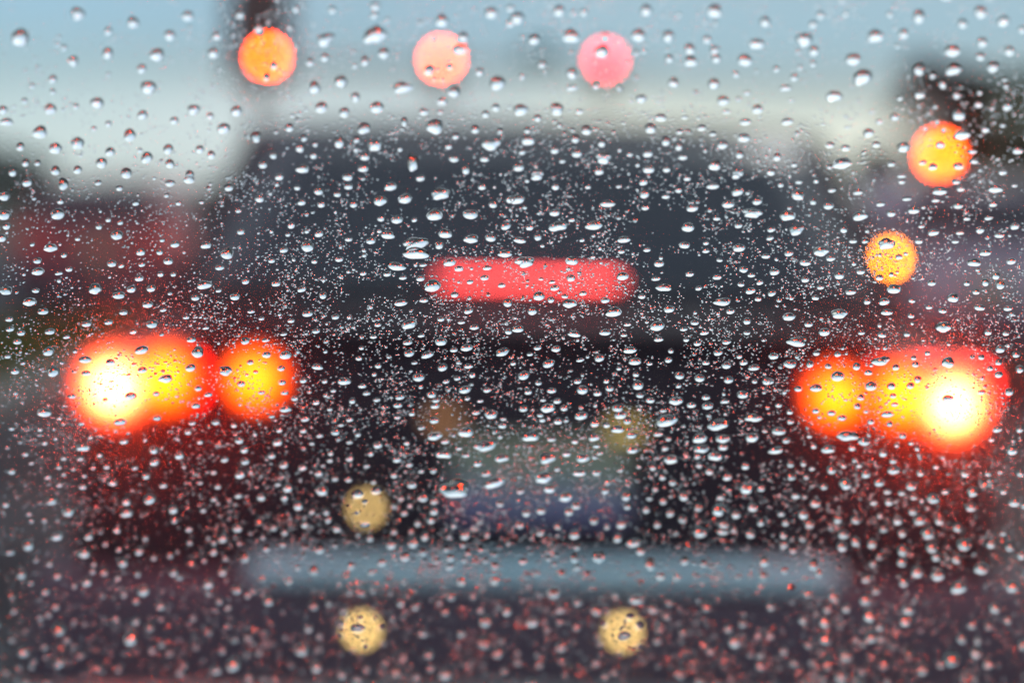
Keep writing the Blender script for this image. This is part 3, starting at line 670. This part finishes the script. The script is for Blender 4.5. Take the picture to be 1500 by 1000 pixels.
(375,500):"65,52,60,.5 175,55,80,.5 150,130,50,.6 410,32,30 605,72,45,.5 620,10,35 900,42,70,.5,12 1005,52,80,.45,12 1160,22,50,.5 1235,10,80,.45 1445,35,90,.45,20 930,97,40,.5 718,115,45,.6 362,122,75,.4,-8 1095,125,65,.6,15 1245,117,60,.45,5 955,183,75,.6,8 695,165,35 280,200,50,.6,8 155,212,50,.6 518,207,90,.35,-3 405,205,40 1115,207,45,.5,10 1180,187,45,.6 1268,170,45,.6 625,233,55,.45 650,275,50,.5 170,272,50,.5 35,270,50,.5 455,260,40,.5 1225,255,80,.5,10 1355,257,55,.5 1030,283,60,.6 845,297,60,.55 710,313,50,.5 567,320,45,.7 355,328,50,.6 230,305,50,.6 1055,315,50,.6 1240,305,40,.6 1315,320,45,.4 832,345,60,.5 1050,350,60,.5 175,368,80,.45 435,368,40,.6 915,395,45,.6 1290,388,55,.5 1378,400,85,.55,5 290,425,60,.55,8 95,410,45,.5 550,428,50,.6 830,415,45,.6 1045,435,60,.6 1450,425,45,.5 500,460,45,.5 970,475,50,.6 1445,465,60,.5 468,503,60,.6 280,493,50,.6 140,492,45,.6 600,517,45,.6,10 375,523,50,.5 1230,505,100,.5 1050,527,100,.4,8 1110,557,60,.5 130,563,70,.55,5 885,567,45,.6 550,560,45,.6 715,578,65,.6 330,568,40 1345,585,140,.4,12 1190,597,50,.5 440,625,45,.7 675,628,45,.7 95,640,55,.65 1100,635,100,.4,-8 1230,637,60,.5 828,663,60,.6 550,657,55,.6 435,668,45 1440,655,90,.5,5 1300,687,60,.6,10 900,693,50,.6 165,692,65,.7,10 275,710,60,.6 650,700,45 395,697,40 1040,727,50,.7 970,730,45 370,742,60,.65,8 1350,745,70,.5,10 810,755,50,.7 465,773,50,.7 545,780,50,.65 690,795,45 1400,800,120,.4,15 915,808,60,.7 130,807,45 188,830,60,.75,12 388,845,70,.75,5 1168,835,165,.55,3 600,870,65,.6 640,910,40,.6 35,882,55,.75,8 170,885,50,.75 980,885,65,.7,10 850,888,45,.8 705,848,60,.6 250,935,60,.75 1430,920,50,.8 330,965,45,.8 415,970,45,.8 1045,965,55,.75 870,975,50,.7",
(750,500):"150,10,50,.5 258,17,60,.55,5 690,25,85,.4,5 105,47,40,.5 930,28,40,.6 1205,38,60,.55 1330,60,40,.6 215,103,80,.5,15 512,70,65,.6,8 400,80,55,.4,12 720,90,80,.5,8 805,102,40,.5 915,80,50,.6 1135,97,50,.5 1255,112,60,.65 1355,97,55,.5 1415,125,75,.45 8,100,40 70,172,75,.6,18 625,130,35 725,165,45,.6 980,172,60,.7 1098,187,65,.65 1268,198,60,.6,12 1420,205,40 1490,205,60,.7 385,205,50,.6 155,215,45,.6 552,205,40,.6 572,247,55,.6 738,230,70,.7,10 232,260,60,.5 413,257,75,.6,8 975,232,40 95,270,50,.5 500,277,55,.5 750,287,50,.6 810,317,60,.5 960,322,90,.45,5 1350,283,70,.65 1135,300,55,.5 265,322,55,.5 182,315,40,.5 1050,345,60,.5 1145,350,70,.55 1245,322,60,.45 68,365,60,.6,8 210,365,95,.45 305,362,50,.7 618,362,70,.6 885,375,50,.5 405,408,85,.5 635,405,80,.5,8 165,402,45,.6 178,430,45,.7 270,440,60,.6 675,437,55,.7 905,438,130,.5,8 1208,460,140,.4,8 1410,420,110,.3,3 485,452,60,.7,10 555,462,50,.6 618,488,85,.45,3 700,522,70,.5 855,512,65,.5 480,535,75,.55,12 108,530,105,.5,5 232,543,60,.5 915,540,45,.7 368,557,50,.6 1098,540,90,.6 1235,542,95,.45,5 1405,537,90,.5,8 495,585,50,.5 895,597,50,.6 705,607,75,.55 1110,600,95,.5,5 1235,590,65,.6 320,630,60,.6,10 205,655,105,.6,8 415,655,90,.5,5 515,625,50,.5,10 1190,645,90,.55,3 930,665,90,.5,5 1085,645,50 760,652,30 265,718,45,.7 635,725,45,.6 825,710,50,.7,10 742,705,40 495,740,60,.6 395,742,90,.35,3 185,770,105,.6,5 1365,702,55,.75 1155,730,60,.75 1095,697,50,.6 1260,765,65,.65,10 880,765,50,.75 45,765,35 220,835,70,.6,8 50,845,50,.75 940,795,55,.75 838,833,45,.75 1370,835,75,.7,10 1458,828,50,.8 545,845,50,.8,10 1005,877,60,.8 668,877,60,.8,15 315,882,80,.6,10 930,877,35 1220,885,50 805,890,45 885,905,50,.8 375,932,60,.7 675,935,50,.8 1090,940,55,.85 170,962,60,.7,8 335,968,60,.7,8 1210,960,80,.7,8 1408,942,60,.8 785,955,50,.8 85,975,55,.8 925,975,55,.8 1310,985,60,.7",
(1125,500):"1355,18,60,.7,8 1448,48,50,.7 30,60,65,.5 280,42,45,.6 405,48,45,.6 128,105,85,.5,3 243,107,50,.7,12 350,118,45,.6 515,120,50,.8 658,90,105,.42,8 850,68,40 930,42,40 1245,65,45,.6 1345,95,45,.7 1470,135,55,.7 1050,98,80,.7 745,125,50,.6 860,107,50,.6 585,155,55,.5 1295,130,45 1345,167,55,.6 405,178,85,.6,5 10,205,50,.7,10 175,250,50,.6 280,245,80,.5,3 600,235,80,.6 720,235,55,.65 830,232,50,.7 872,195,50,.7 1408,268,60,.65 1245,270,50,.5 540,300,50,.7 1050,308,75,.5,5 730,290,45 520,350,50,.7 278,378,50,.6,10 370,390,55,.6 697,398,85,.4 740,340,50,.5 60,345,45,.6 430,418,60,.6 125,385,45 600,440,50,.7 710,452,45,.8 130,440,50 785,522,50,.75 1338,487,65,.5 1305,545,45,.6 1470,485,50,.8 62,497,90,.5,3 465,525,140,.3 560,558,85,.5 105,550,55,.65,10 240,527,40 350,603,95,.45,5 490,597,50,.6 45,610,95,.4,8 670,625,60,.75 870,597,40,.8 1425,610,75,.65,5 730,670,50,.7 835,567,40 370,722,65,.75 205,685,45,.8 130,690,50,.75 530,697,45,.7 440,700,45 733,725,75,.65 570,748,65,.7 135,762,60,.75 222,762,45,.8 890,740,55,.75 1150,743,65,.7 255,715,45 1475,743,55,.75 452,805,75,.75 650,797,70,.65 325,820,45,.8 835,817,65,.7,8 1285,745,50 980,705,45 1195,850,65,.8,15 965,890,75,.7 705,910,55,.75 850,880,50,.75 780,857,50 695,850,50 275,917,65,.7 1185,940,65,.75,10 1375,850,50 1035,850,50 1440,915,70,.6 845,965,55,.75 205,985,65,.7 615,915,50 160,875,55 75,980,50",
(0,750):"340,112,75,.6,8 170,165,70,.75,8 265,15,45 190,18,40 690,75,50,.75 525,112,60,.7,8 500,212,70,.7,8 65,205,60,.6 620,155,45 700,187,45,.8 820,198,60,.75,8 855,122,45 1025,15,50 1395,62,60,.8 1110,70,50,.7 1115,147,45 1258,147,45 1405,152,40 725,265,65,.75,8 905,235,45 1000,222,50,.8 1255,200,55,.8 1325,240,45 1435,235,60,.9 1200,250,45 130,333,65,.75 340,338,60,.85 553,272,45 215,245,45 295,270,50,.8 615,320,55,.8 515,378,65,.75,12 695,352,50,.8 810,328,50,.85 1020,322,60,.75 1055,350,50,.7 1308,318,60,.8,10 185,380,50,.8 845,430,75,.75 270,432,60,.8 800,487,55,.85 1225,390,65,.8 1390,422,65,.8 75,460,50 330,520,60,.8 945,518,65,.75 1287,487,55,.9 85,545,55,.8 605,455,45 730,450,50 1340,525,50,.85 1455,455,50 290,568,50 350,650,85,.85,10 680,592,55 800,608,60,.8 880,640,65,.85,15 770,705,85,.9,15 1225,670,55 1135,590,45 945,590,45 72,712,55 395,715,55 145,785,75,.8 350,848,75,.85,15 475,805,55 570,878,65,.9,10 1370,860,90,.8,12 995,792,55,.85 895,775,55 1305,780,55 1080,865,55 40,900,60,.8 275,965,70,.8 1460,935,65 695,885,55,.9 1035,985,60 950,740,55 1150,755,50 265,755,50 1455,700,60 155,965,60 1380,715,50 500,620,40 440,605,45",
(375,750):"105,60,50,.8 170,87,50,.8 288,42,50,.85 425,12,50 475,65,55,.8 640,38,60,.55 810,82,50,.8 910,80,45,.9 1028,17,50 670,120,50,.9 160,158,45,.9 65,183,50,.8 795,160,65,.75,8 922,150,65,.8 990,112,55,.85 375,188,60,.8,8 465,165,40 1160,48,45 1225,105,65,.75 1355,103,45 1115,188,45 1213,162,45 1242,207,45,.9 1318,190,45 875,232,65,.7 980,205,50 740,265,60,.7,8 250,292,50 340,310,65,.85,8 560,283,55,.8 1135,290,55,.7 1060,255,50,.7 1400,282,55,.8 1345,252,45 1140,238,55,.7 680,320,60,.7 40,360,55 195,370,60,.8 870,375,50 1205,372,65,.85 1400,368,65,.85,8 550,440,50 1145,458,65,.8 685,422,50,.9 490,390,45 1270,460,50 75,490,65,.85 340,517,60,.85 430,503,50 515,543,60,.75 850,498,60,.85,10 935,518,60,.85 1110,548,60,.85 1470,547,65,.85 1315,540,55 1345,605,80,.8,8 1075,498,50 310,650,60,.85 270,770,85,.85,10 375,692,50 600,650,80,.55 612,597,50,.4 980,678,65,.75 725,640,45 745,735,55,.6 1335,733,75,.9 1415,793,70,.85 1015,800,65,.85 355,875,75,.85 505,918,65,.85 825,903,70,.85 1110,918,80,.8 1025,880,60 22,790,50 110,945,60,.8 865,820,55 1205,680,60 205,860,50 650,885,60 755,850,55 640,740,35 510,688,30 565,775,40 940,930,60 1455,895,55",
(750,750):"45,42,55,.85 165,88,55,.8 268,52,50,.85 365,103,65,.75 480,18,60,.75,8 640,42,65,.7,10 555,55,45 618,122,60,.8 710,150,85,.55,8 752,197,60,.8 508,235,75,.7,5 215,240,45 65,258,55,.7 850,42,50 960,90,40 998,10,55 1100,90,80,.65,5 1240,40,65,.7 1235,82,70,.6 1395,97,60,.8 1455,30,50 365,240,55,.85 808,275,65,.95 1010,255,55,.8 1475,260,60,.8 1120,270,50 145,325,50 290,325,60 380,175,45 245,440,80,.8 385,495,60 495,545,70,.8,5 728,480,90,.6,5 605,460,50 825,535,65,.8 120,612,80,.7,5 205,650,55 280,610,50 378,640,60 290,755,70,.85 290,835,60,.95 545,625,55,.7 685,590,60,.5 735,635,60,.7 655,690,75,.65,8 500,697,40,.7 515,738,50,.6 738,745,50,.6 630,790,40,.7 905,578,55 850,720,60,.8 1000,668,60,.9 1135,520,60,1 1265,650,60 1350,620,60 1305,728,80,.8 1455,865,70,.85 115,965,75,.85 545,925,60,.85 985,915,75,.8 1100,960,70,.8 870,345,65,.7 965,350,60,.7 1075,340,50 1200,965,60 1440,690,50 1470,340,60 1160,780,60 1325,345,50 920,500,55 1455,400,50 160,860,60 35,845,60 490,850,60",
(1125,750):"100,30,50 240,40,60 405,12,55 512,12,60 755,18,60 885,15,75,.75 1000,18,60 440,100,65,.75 430,172,65,.8 510,143,60,.8 605,155,60 88,105,50 200,122,50 90,160,55 145,192,50 675,65,55 782,92,55 935,92,80,.8 1105,58,60 1145,158,85,.75 955,178,65,.85 785,195,65,.85 1100,240,65,.85 1300,155,60 1412,172,60 265,278,65,.85 980,230,60 780,262,60 870,322,75,.75 990,338,85,.7 1245,300,85,.7 650,230,50 610,270,50 570,358,60 1480,220,60 95,310,50 295,325,55 630,425,60 570,480,75,.8 790,380,60 1110,415,95,.6 1425,405,80,.8 385,465,65,.8 345,535,60 455,532,60 330,615,70,.8 590,575,75,.9 15,520,60 335,712,75 602,702,75 820,540,75,.7 800,605,75,.8 1325,530,70 1190,630,60 1130,712,65 1225,720,60 455,808,75,.85 820,795,60,1.3 1075,825,95,.9 1215,790,75 900,885,75,.9 345,850,60,1.3 425,930,80 675,855,60,1.2 1285,855,70 1490,745,70 10,690,60 515,715,50 200,600,60 550,900,55 1010,860,60 150,850,60 90,780,60 235,745,55 695,960,60 1400,600,60 1290,635,60 230,445,60 650,640,60",
}

# ------------------------------------------------------------------ the windscreen we look through
RAKE = R(45)
PN = Vector((0, math.cos(RAKE), math.sin(RAKE)))          # outward
PT = Vector((0, -math.sin(RAKE), math.cos(RAKE)))         # up the glass
PX = Vector((1, 0, 0))
P0 = pix(750, 430, FOCUS)                                 # a point on the outer face
ws = link('windscreen', slab(((-.66, -.42, 0), (.66, -.42, 0), (.58, .40, 0), (-.58, .40, 0)), .0048, (1, 1)), M['windscreen'])
for p_ in ws.data.polygons: p_.use_smooth = False
GAP = .00003
ws.matrix_world = Matrix.Translation(P0 - PN * (.0048 + GAP)) @ Matrix(((PX.x, PT.x, PN.x, 0), (PX.y, PT.y, PN.y, 0), (PX.z, PT.z, PN.z, 0), (0, 0, 0, 1)))
own = empty('car', (0, 0, 0)); tag(own, 'the car we look out of, showing only its misted windscreen', 'car')
ws.parent = own
def bent(name, secs, m):
    return link(name, loft(secs, closed=True), m, own)
M['own_paint'] = mat('own_dark_paint', (.010, .010, .013), .45, 0, .3)
M['dash'] = mat('dashboard_plastic', (.018, .018, .020), .8, var=.2, scale=60, bump=.3)
hood = []
for y, hw, z in ((1.20, .74, .865), (1.35, .78, .86), (1.7, .80, .835), (2.05, .78, .79), (2.32, .70, .72), (2.40, .62, .64)):
    hood.append([(-hw, y, z - .10), (-hw * .97, y, z - .03), (-hw * .6, y, z), (0, y, z + .008), (hw * .6, y, z), (hw * .97, y, z - .03), (hw, y, z - .10), (0, y, z - .14)])
bent('bonnet', hood, M['own_paint'])
link('headliner', box((0, -.55, 1.462), (1.30, 2.16, .035), .012), M['dash'], own)
link('rear_seat', box((0, -1.35, .85), (1.3, .22, .75), .06, 4, smooth=True), M['dash'], own)
for s in (-1, 1):
    link('door_panel', box((s * .735, -.2, .62), (.06, 2.3, .62), .03, 3, smooth=True), M['dash'], own)
    link('pillar', tube((s * .60, .50, 1.45), (s * .70, 1.17, .88), .035, .04, 12), M['dash'], own)
    link('pillar', tube((s * .63, -1.55, 1.45), (s * .72, -1.62, .88), .07, .09, 12), M['dash'], own)
link('dashboard', box((0, .80, .84), (1.36, .50, .10), .04, 4, smooth=True), M['dash'], own)

eye = np.array(EYE); fw_, rt_, up_ = np.array(fwd), np.array(rt), np.array(up)
p0_, pn_, px_, pt_ = np.array(P0), np.array(PN), np.array(PX), np.array(PT)
def to_pane(px, py):
    px = np.asarray(px, float); py = np.asarray(py, float)
    d = fw_ + ((px - PW / 2) / KPX)[..., None] * rt_ - ((py - PH / 2) / KPX)[..., None] * up_
    s = ((p0_ - eye) @ pn_) / (d @ pn_)
    q = eye + d * s[..., None] - p0_
    return np.stack((q @ px_, q @ pt_), -1), s * 1.0
def pane_world(uv, h):
    return p0_ + uv[..., :1] * px_ + uv[..., 1:2] * pt_ + np.asarray(h)[..., None] * pn_
CINF = 76.0
DROPS = []
for (ox, oy), s in TILES.items():
    for e in s.split():
        v = [float(k) for k in e.split(',')]
        cx_, cy_, wv = ox + v[0] / 4, oy + v[1] / 4, v[2] / 4
        rat = v[3] if len(v) > 3 else (.82 if oy in (0, 750) else .62)
        ang = v[4] if len(v) > 4 else 4.0
        dep = float(to_pane(np.array([cx_]), np.array([cy_]))[1][0])
        c = CINF * abs(dep - FOCUS) / dep
        wd = max(math.sqrt(max(wv * wv - (.95 * c) ** 2, 0)), wv * .64)
        hv = wv * rat * 1.12
        ht = max(math.sqrt(max(hv * hv - (.95 * c) ** 2, 0)), hv * .62, wd * .42)
        DROPS.append([cx_, cy_ - ht * .06, wd * (.95 if cy_ < 700 else 1.08), ht * (1.0 if cy_ < 700 else 1.12), ang, wv * wv * rat])
DROPS.sort(key=lambda d: -d[5])
DROPS = [d for i, d in enumerate(DROPS) if all(abs(d[0] - e[0]) + abs(d[1] - e[1]) > 5 for e in DROPS[:i])]

def dome(outline, theta, rings, rnd, lump=.06):
    """outline (n,2) on the glass -> vertices (world axes of the glass) and faces of a bead of water with a flat foot."""
    c = outline.mean(0); o = outline - c; n = len(o)
    a = np.sqrt((o ** 2).sum(1)).mean(); amin = np.sqrt((o ** 2).sum(1)).min()
    am = (a + amin) / 2
    V, F = [], []
    sag = rnd.uniform(.03, .10) * am
    for k in range(rings):
        rho = math.cos(math.pi / 2 * k / rings) if k else 1.0
        z = am * (math.sqrt(1 / math.sin(theta) ** 2 - rho * rho) - 1 / math.tan(theta))
        sh = -sag * (1 - rho * rho)
        for i in range(n):
            V.append((o[i, 0] * rho, o[i, 1] * rho + sh, z))
    V.append((0, -sag, am * (1 / math.sin(theta) - 1 / math.tan(theta))))
    top = len(V) - 1
    for k in range(rings - 1):
        for i in range(n):
            j = (i + 1) % n
            F.append((k * n + i, k * n + j, (k + 1) * n + j, (k + 1) * n + i))
    k = rings - 1
    for i in range(n): F.append((k * n + i, k * n + (i + 1) % n, top))
    b = len(V)
    for i in range(n): V.append((o[i, 0], o[i, 1], 0))
    F.append(tuple(b + i for i in range(n - 1, -1, -1)))
    return c, V, F

MARK = [('the orange traffic light by the pole', 392, 83), ('the peach traffic light', 647, 87), ('the pink traffic light', 887, 88),
 ('the low traffic light before the trees', 1376, 226), ('the single yellow light of the grey car', 1305, 372), ('the long red brake light', 778, 408),
 ('the white-hot tail light near the grass island', 168, 565), ('the orange tail light near the grass island', 372, 552),
 ('the orange tail light near the grey car', 1222, 580), ('the white-hot tail light near the grey car', 1394, 590),
 ('the upper cream headlight glint', 537, 742), ('the lower cream glint under the upper one', 530, 920), ('the lone cream glint below the plate', 912, 922),
 ('the lit number plate', 790, 700), ('the blue patch of sky', 60, 60), ('the dark red car', 120, 400), ('the pale strip of sky', 1080, 160),
 ('the middle of the dark rear window', 500, 300), ('the green tree', 1470, 130), ('the dark window of the grey car', 1450, 300),
 ('the bumper strip end by the grey car', 1230, 845), ('the bumper strip end by the grass island', 370, 835)]
HOURS = ['twelve', 'one', 'two', 'three', 'four', 'five', 'six', 'seven', 'eight', 'nine', 'ten', 'eleven']
ORD = ['first', 'second', 'third', 'fourth', 'fifth', 'sixth', 'seventh', 'eighth', 'ninth', 'tenth', 'eleventh', 'twelfth']
N_IND = 300
big, rest = DROPS[:N_IND], DROPS[N_IND:]
slots = {}
for i, d in enumerate(big):
    m = min(range(len(MARK)), key=lambda k: (MARK[k][1] - d[0]) ** 2 + (MARK[k][2] - d[1]) ** 2)
    dx, dy = d[0] - MARK[m][1], MARK[m][2] - d[1]
    hr = round(math.degrees(math.atan2(dx, dy)) / 30) % 12
    slots.setdefault((m, hr), []).append((dx * dx + dy * dy, i))
LABEL = {}
for (m, hr), lst in slots.items():
    for r, (_, i) in enumerate(sorted(lst)):
        d = big[i]; ar = d[3] / d[2]
        shp = 'thin' if ar < .5 else 'flat' if ar < .72 else 'oval' if ar < .9 else 'round'
        LABEL[i] = '%s raindrop at %s o\'clock from %s%s' % (shp, HOURS[hr], MARK[m][0], '' if len(lst) == 1 else ', %s out' % ORD[min(r, 11)])
frame = Matrix(((PX.x, PT.x, PN.x, 0), (PX.y, PT.y, PN.y, 0), (PX.z, PT.z, PN.z, 0), (0, 0, 0, 1)))
rnd = random.Random(5)
def outline_px(cx_, cy_, wd, ht, ang, n, rnd, rough=1.0):
    a2, a3, a4 = rnd.uniform(0, .05) * rough, rnd.uniform(0, .055) * rough, rnd.uniform(0, .035) * rough
    p2, p3, p4 = (rnd.uniform(0, 6.28) for _ in range(3)); ca, sa = math.cos(R(ang)), math.sin(R(ang))
    X, Y = [], []
    for i in range(n):
        t = 2 * math.pi * i / n
        k = 1 + a2 * math.sin(2 * t + p2) + a3 * math.sin(3 * t + p3) + a4 * math.sin(5 * t + p4)
        x, y = wd / 2 * k * math.cos(t), ht / 2 * k * math.sin(t)
        X.append(cx_ + x * ca - y * sa); Y.append(cy_ - (x * sa + y * ca))
    return np.array(X), np.array(Y)
for i, d in enumerate(big):
    elong = d[2] > 24
    X, Y = outline_px(d[0], d[1], d[2], d[3], d[4], 32, rnd, 2.4 if elong else 1.5)
    uv, _ = to_pane(X, Y)
    c, V, F = dome(uv, R(rnd.uniform(*THETA)), 9, rnd)
    me = bpy.data.meshes.new('raindrop'); me.from_pydata(V, [], F); me.update()
    for p in me.polygons: p.use_smooth = len(p.vertices) < 5
    me.materials.append(M['water'])
    o = bpy.data.objects.new('raindrop', me); col.objects.link(o)
    o.matrix_world = Matrix.Translation(Vector(pane_world(c[None, :], np.zeros(1))[0])) @ frame
    tag(o, LABEL[i], 'raindrop', 'raindrops on the windscreen')

# the many smaller drops and the fine spray, one mass
VV, FF, LT = [], [], []
base = 0
def push(V, F):
    global base
    VV.append(np.array(V, dtype=np.float32)); 
    for f in F: FF.append([base + k for k in f])
    base += len(V)
for d in rest:
    X, Y = outline_px(d[0], d[1], d[2], d[3], d[4], 16, rnd)
    uv, _ = to_pane(X, Y)
    c, V, F = dome(uv, R(rnd.uniform(*THETA)), 5, rnd)
    V = [(v[0] + c[0], v[1] + c[1], v[2]) for v in V]
    push(V, F)
nr = np.random.default_rng(21)
def vnoise(x, y, s, seed):
    g = np.random.default_rng(seed).random((96, 96)); x = x / s + 40; y = y / s + 40
    xi, yi = np.floor(x).astype(int) % 95, np.floor(y).astype(int) % 95; fx, fy = x - np.floor(x), y - np.floor(y)
    fx, fy = fx * fx * (3 - 2 * fx), fy * fy * (3 - 2 * fy)
    return (g[yi, xi] * (1 - fx) + g[yi, xi + 1] * fx) * (1 - fy) + (g[yi + 1, xi] * (1 - fx) + g[yi + 1, xi + 1] * fx) * fy
MX, MY = 260, 180
NC = 165000
X = nr.uniform(-MX, PW + MX, NC); Y = nr.uniform(-MY, PH + MY, NC)
n1, n2 = vnoise(X, Y, 26, 1), vnoise(X, Y, 75, 2)
yy = np.clip(Y / PH, 0, 1)
dens = np.interp(yy, [0, .12, .2, .3, .45, .6, .75, 1.0], [.34, .38, .46, .66, .90, .80, .55, .42])
dens *= np.interp(X, [-200, 250, 420, 1500], [.55, .6, 1, 1])
lowr = np.interp(Y, [500, 800], [0, .30])
dens *= np.maximum(np.clip((n1 - .20) * 2.0, 0, 1.2), lowr) * np.clip(.45 + n2, .5 * lowr, 1.3)
keep = nr.random(NC) < dens * FINE
X, Y = X[keep], Y[keep]
sz = 1.6 + nr.pareto(2.8, len(X)) * 1.1
sz = np.minimum(sz, np.where(Y > 700, 9.0, 6.5)) * np.interp(Y, [0, 300, 600, 1000], [1.35, 1.05, 1.15, 1.5])
# keep the fine drops clear of the large ones
ok = np.ones(len(X), bool)
for d in DROPS:
    ok &= ((X - d[0]) / (d[2] / 2 + sz / 2 + 1.2)) ** 2 + ((Y - d[1]) / (d[3] / 2 + sz / 2 + 1.2)) ** 2 > 1
X, Y, sz = X[ok], Y[ok], sz[ok]
# outside the frame beads and spray carry on over the rest of the glass
WX0, WX1, WY0, WY1 = -1500, 3000, -1050, 2100
for cnt, lo, hi, inner in ((5200, 8, 19, 0), (30000, 2.2, 5, 1)):
    Xo = nr.uniform(WX0, WX1, cnt); Yo = nr.uniform(WY0, WY1, cnt)
    bx_, by_ = (MX, MY) if inner else (8, 8)
    mo = (Xo < -bx_) | (Xo > PW + bx_) | (Yo < -by_) | (Yo > PH + by_)
    q_, _ = to_pane(Xo, Yo)
    mo &= (np.abs(q_[:, 0]) < .60 - .09 * (q_[:, 1] + .4)) & (q_[:, 1] > -.41) & (q_[:, 1] < .39)
    X = np.concatenate((X, Xo[mo])); Y = np.concatenate((Y, Yo[mo])); sz = np.concatenate((sz, lo + (hi - lo) * nr.random(mo.sum()) ** 2))
K = len(X); SG, RG = 8, 3
th = np.linspace(0, 2 * math.pi, SG, endpoint=False)
asp = nr.uniform(.75, 1.0, K); an = np.radians(nr.uniform(-5, 14, K)); wx = sz * nr.uniform(.95, 1.2, K)
kk = 1 + nr.uniform(0, .08, (K, 1)) * np.sin(2 * th + nr.uniform(0, 6.28, (K, 1))) + nr.uniform(0, .07, (K, 1)) * np.sin(3 * th + nr.uniform(0, 6.28, (K, 1)))
lx, ly = wx[:, None] / 2 * kk * np.cos(th), (sz * asp)[:, None] / 2 * kk * np.sin(th)
uv, _ = to_pane(X[:, None] + lx * np.cos(an)[:, None] - ly * np.sin(an)[:, None], Y[:, None] - (lx * np.sin(an)[:, None] + ly * np.cos(an)[:, None]))
cc = uv.mean(1, keepdims=True); oo = uv - cc
am = np.sqrt((oo ** 2).sum(2)).mean(1) * .95; ct = np.radians(nr.uniform(26, 72, K))
zz = lambda rho: am * (np.sqrt(1 / np.sin(ct) ** 2 - rho * rho) - 1 / np.tan(ct))
lay = []
for k in range(RG):
    rho = math.cos(math.pi / 2 * k / RG) if k else 1.0
    lay.append(np.concatenate((cc + oo * rho, np.broadcast_to(zz(rho)[:, None, None], (K, SG, 1))), 2))
lay.append(np.concatenate((cc, zz(0.0)[:, None, None]), 2))
lay.append(np.concatenate((uv, np.zeros((K, SG, 1))), 2))
A = np.concatenate(lay, 1); nv = A.shape[1]
VV.append(A.reshape(-1, 3).astype(np.float32))
TF = [(k * SG + i, k * SG + (i + 1) % SG, (k + 1) * SG + (i + 1) % SG, (k + 1) * SG + i) for k in range(RG - 1) for i in range(SG)]
TF += [((RG - 1) * SG + i, (RG - 1) * SG + (i + 1) % SG, RG * SG) for i in range(SG)] + [tuple(RG * SG + 1 + i for i in range(SG - 1, -1, -1))]
tl_ = np.array([len(f) for f in TF], dtype=np.int32); ti = np.array([q for f in TF for q in f], dtype=np.int32)
ls = np.concatenate((np.array([len(f) for f in FF], dtype=np.int32), np.tile(tl_, K)))
li = np.concatenate((np.array([q for f in FF for q in f], dtype=np.int32), (ti[None, :] + base + nv * np.arange(K)[:, None]).ravel().astype(np.int32)))
me = bpy.data.meshes.new('spray')
VV = np.concatenate(VV); me.vertices.add(len(VV)); me.vertices.foreach_set('co', VV.ravel())
me.loops.add(len(li)); me.loops.foreach_set('vertex_index', li)
me.polygons.add(len(ls)); st = np.zeros(len(ls), np.int32); st[1:] = np.cumsum(ls)[:-1]
me.polygons.foreach_set('loop_start', st); me.polygons.foreach_set('use_smooth', ls < 5)
me.update(); me.validate()
me.materials.append(M['water'])
fd = link('fine_raindrops', me)
fd.matrix_world = Matrix.Translation(P0) @ frame
tag(fd, 'fine spray of tiny raindrops scattered over the whole windscreen', 'raindrops', kind='stuff')
print('drops', len(big), len(rest), len(X), len(VV))
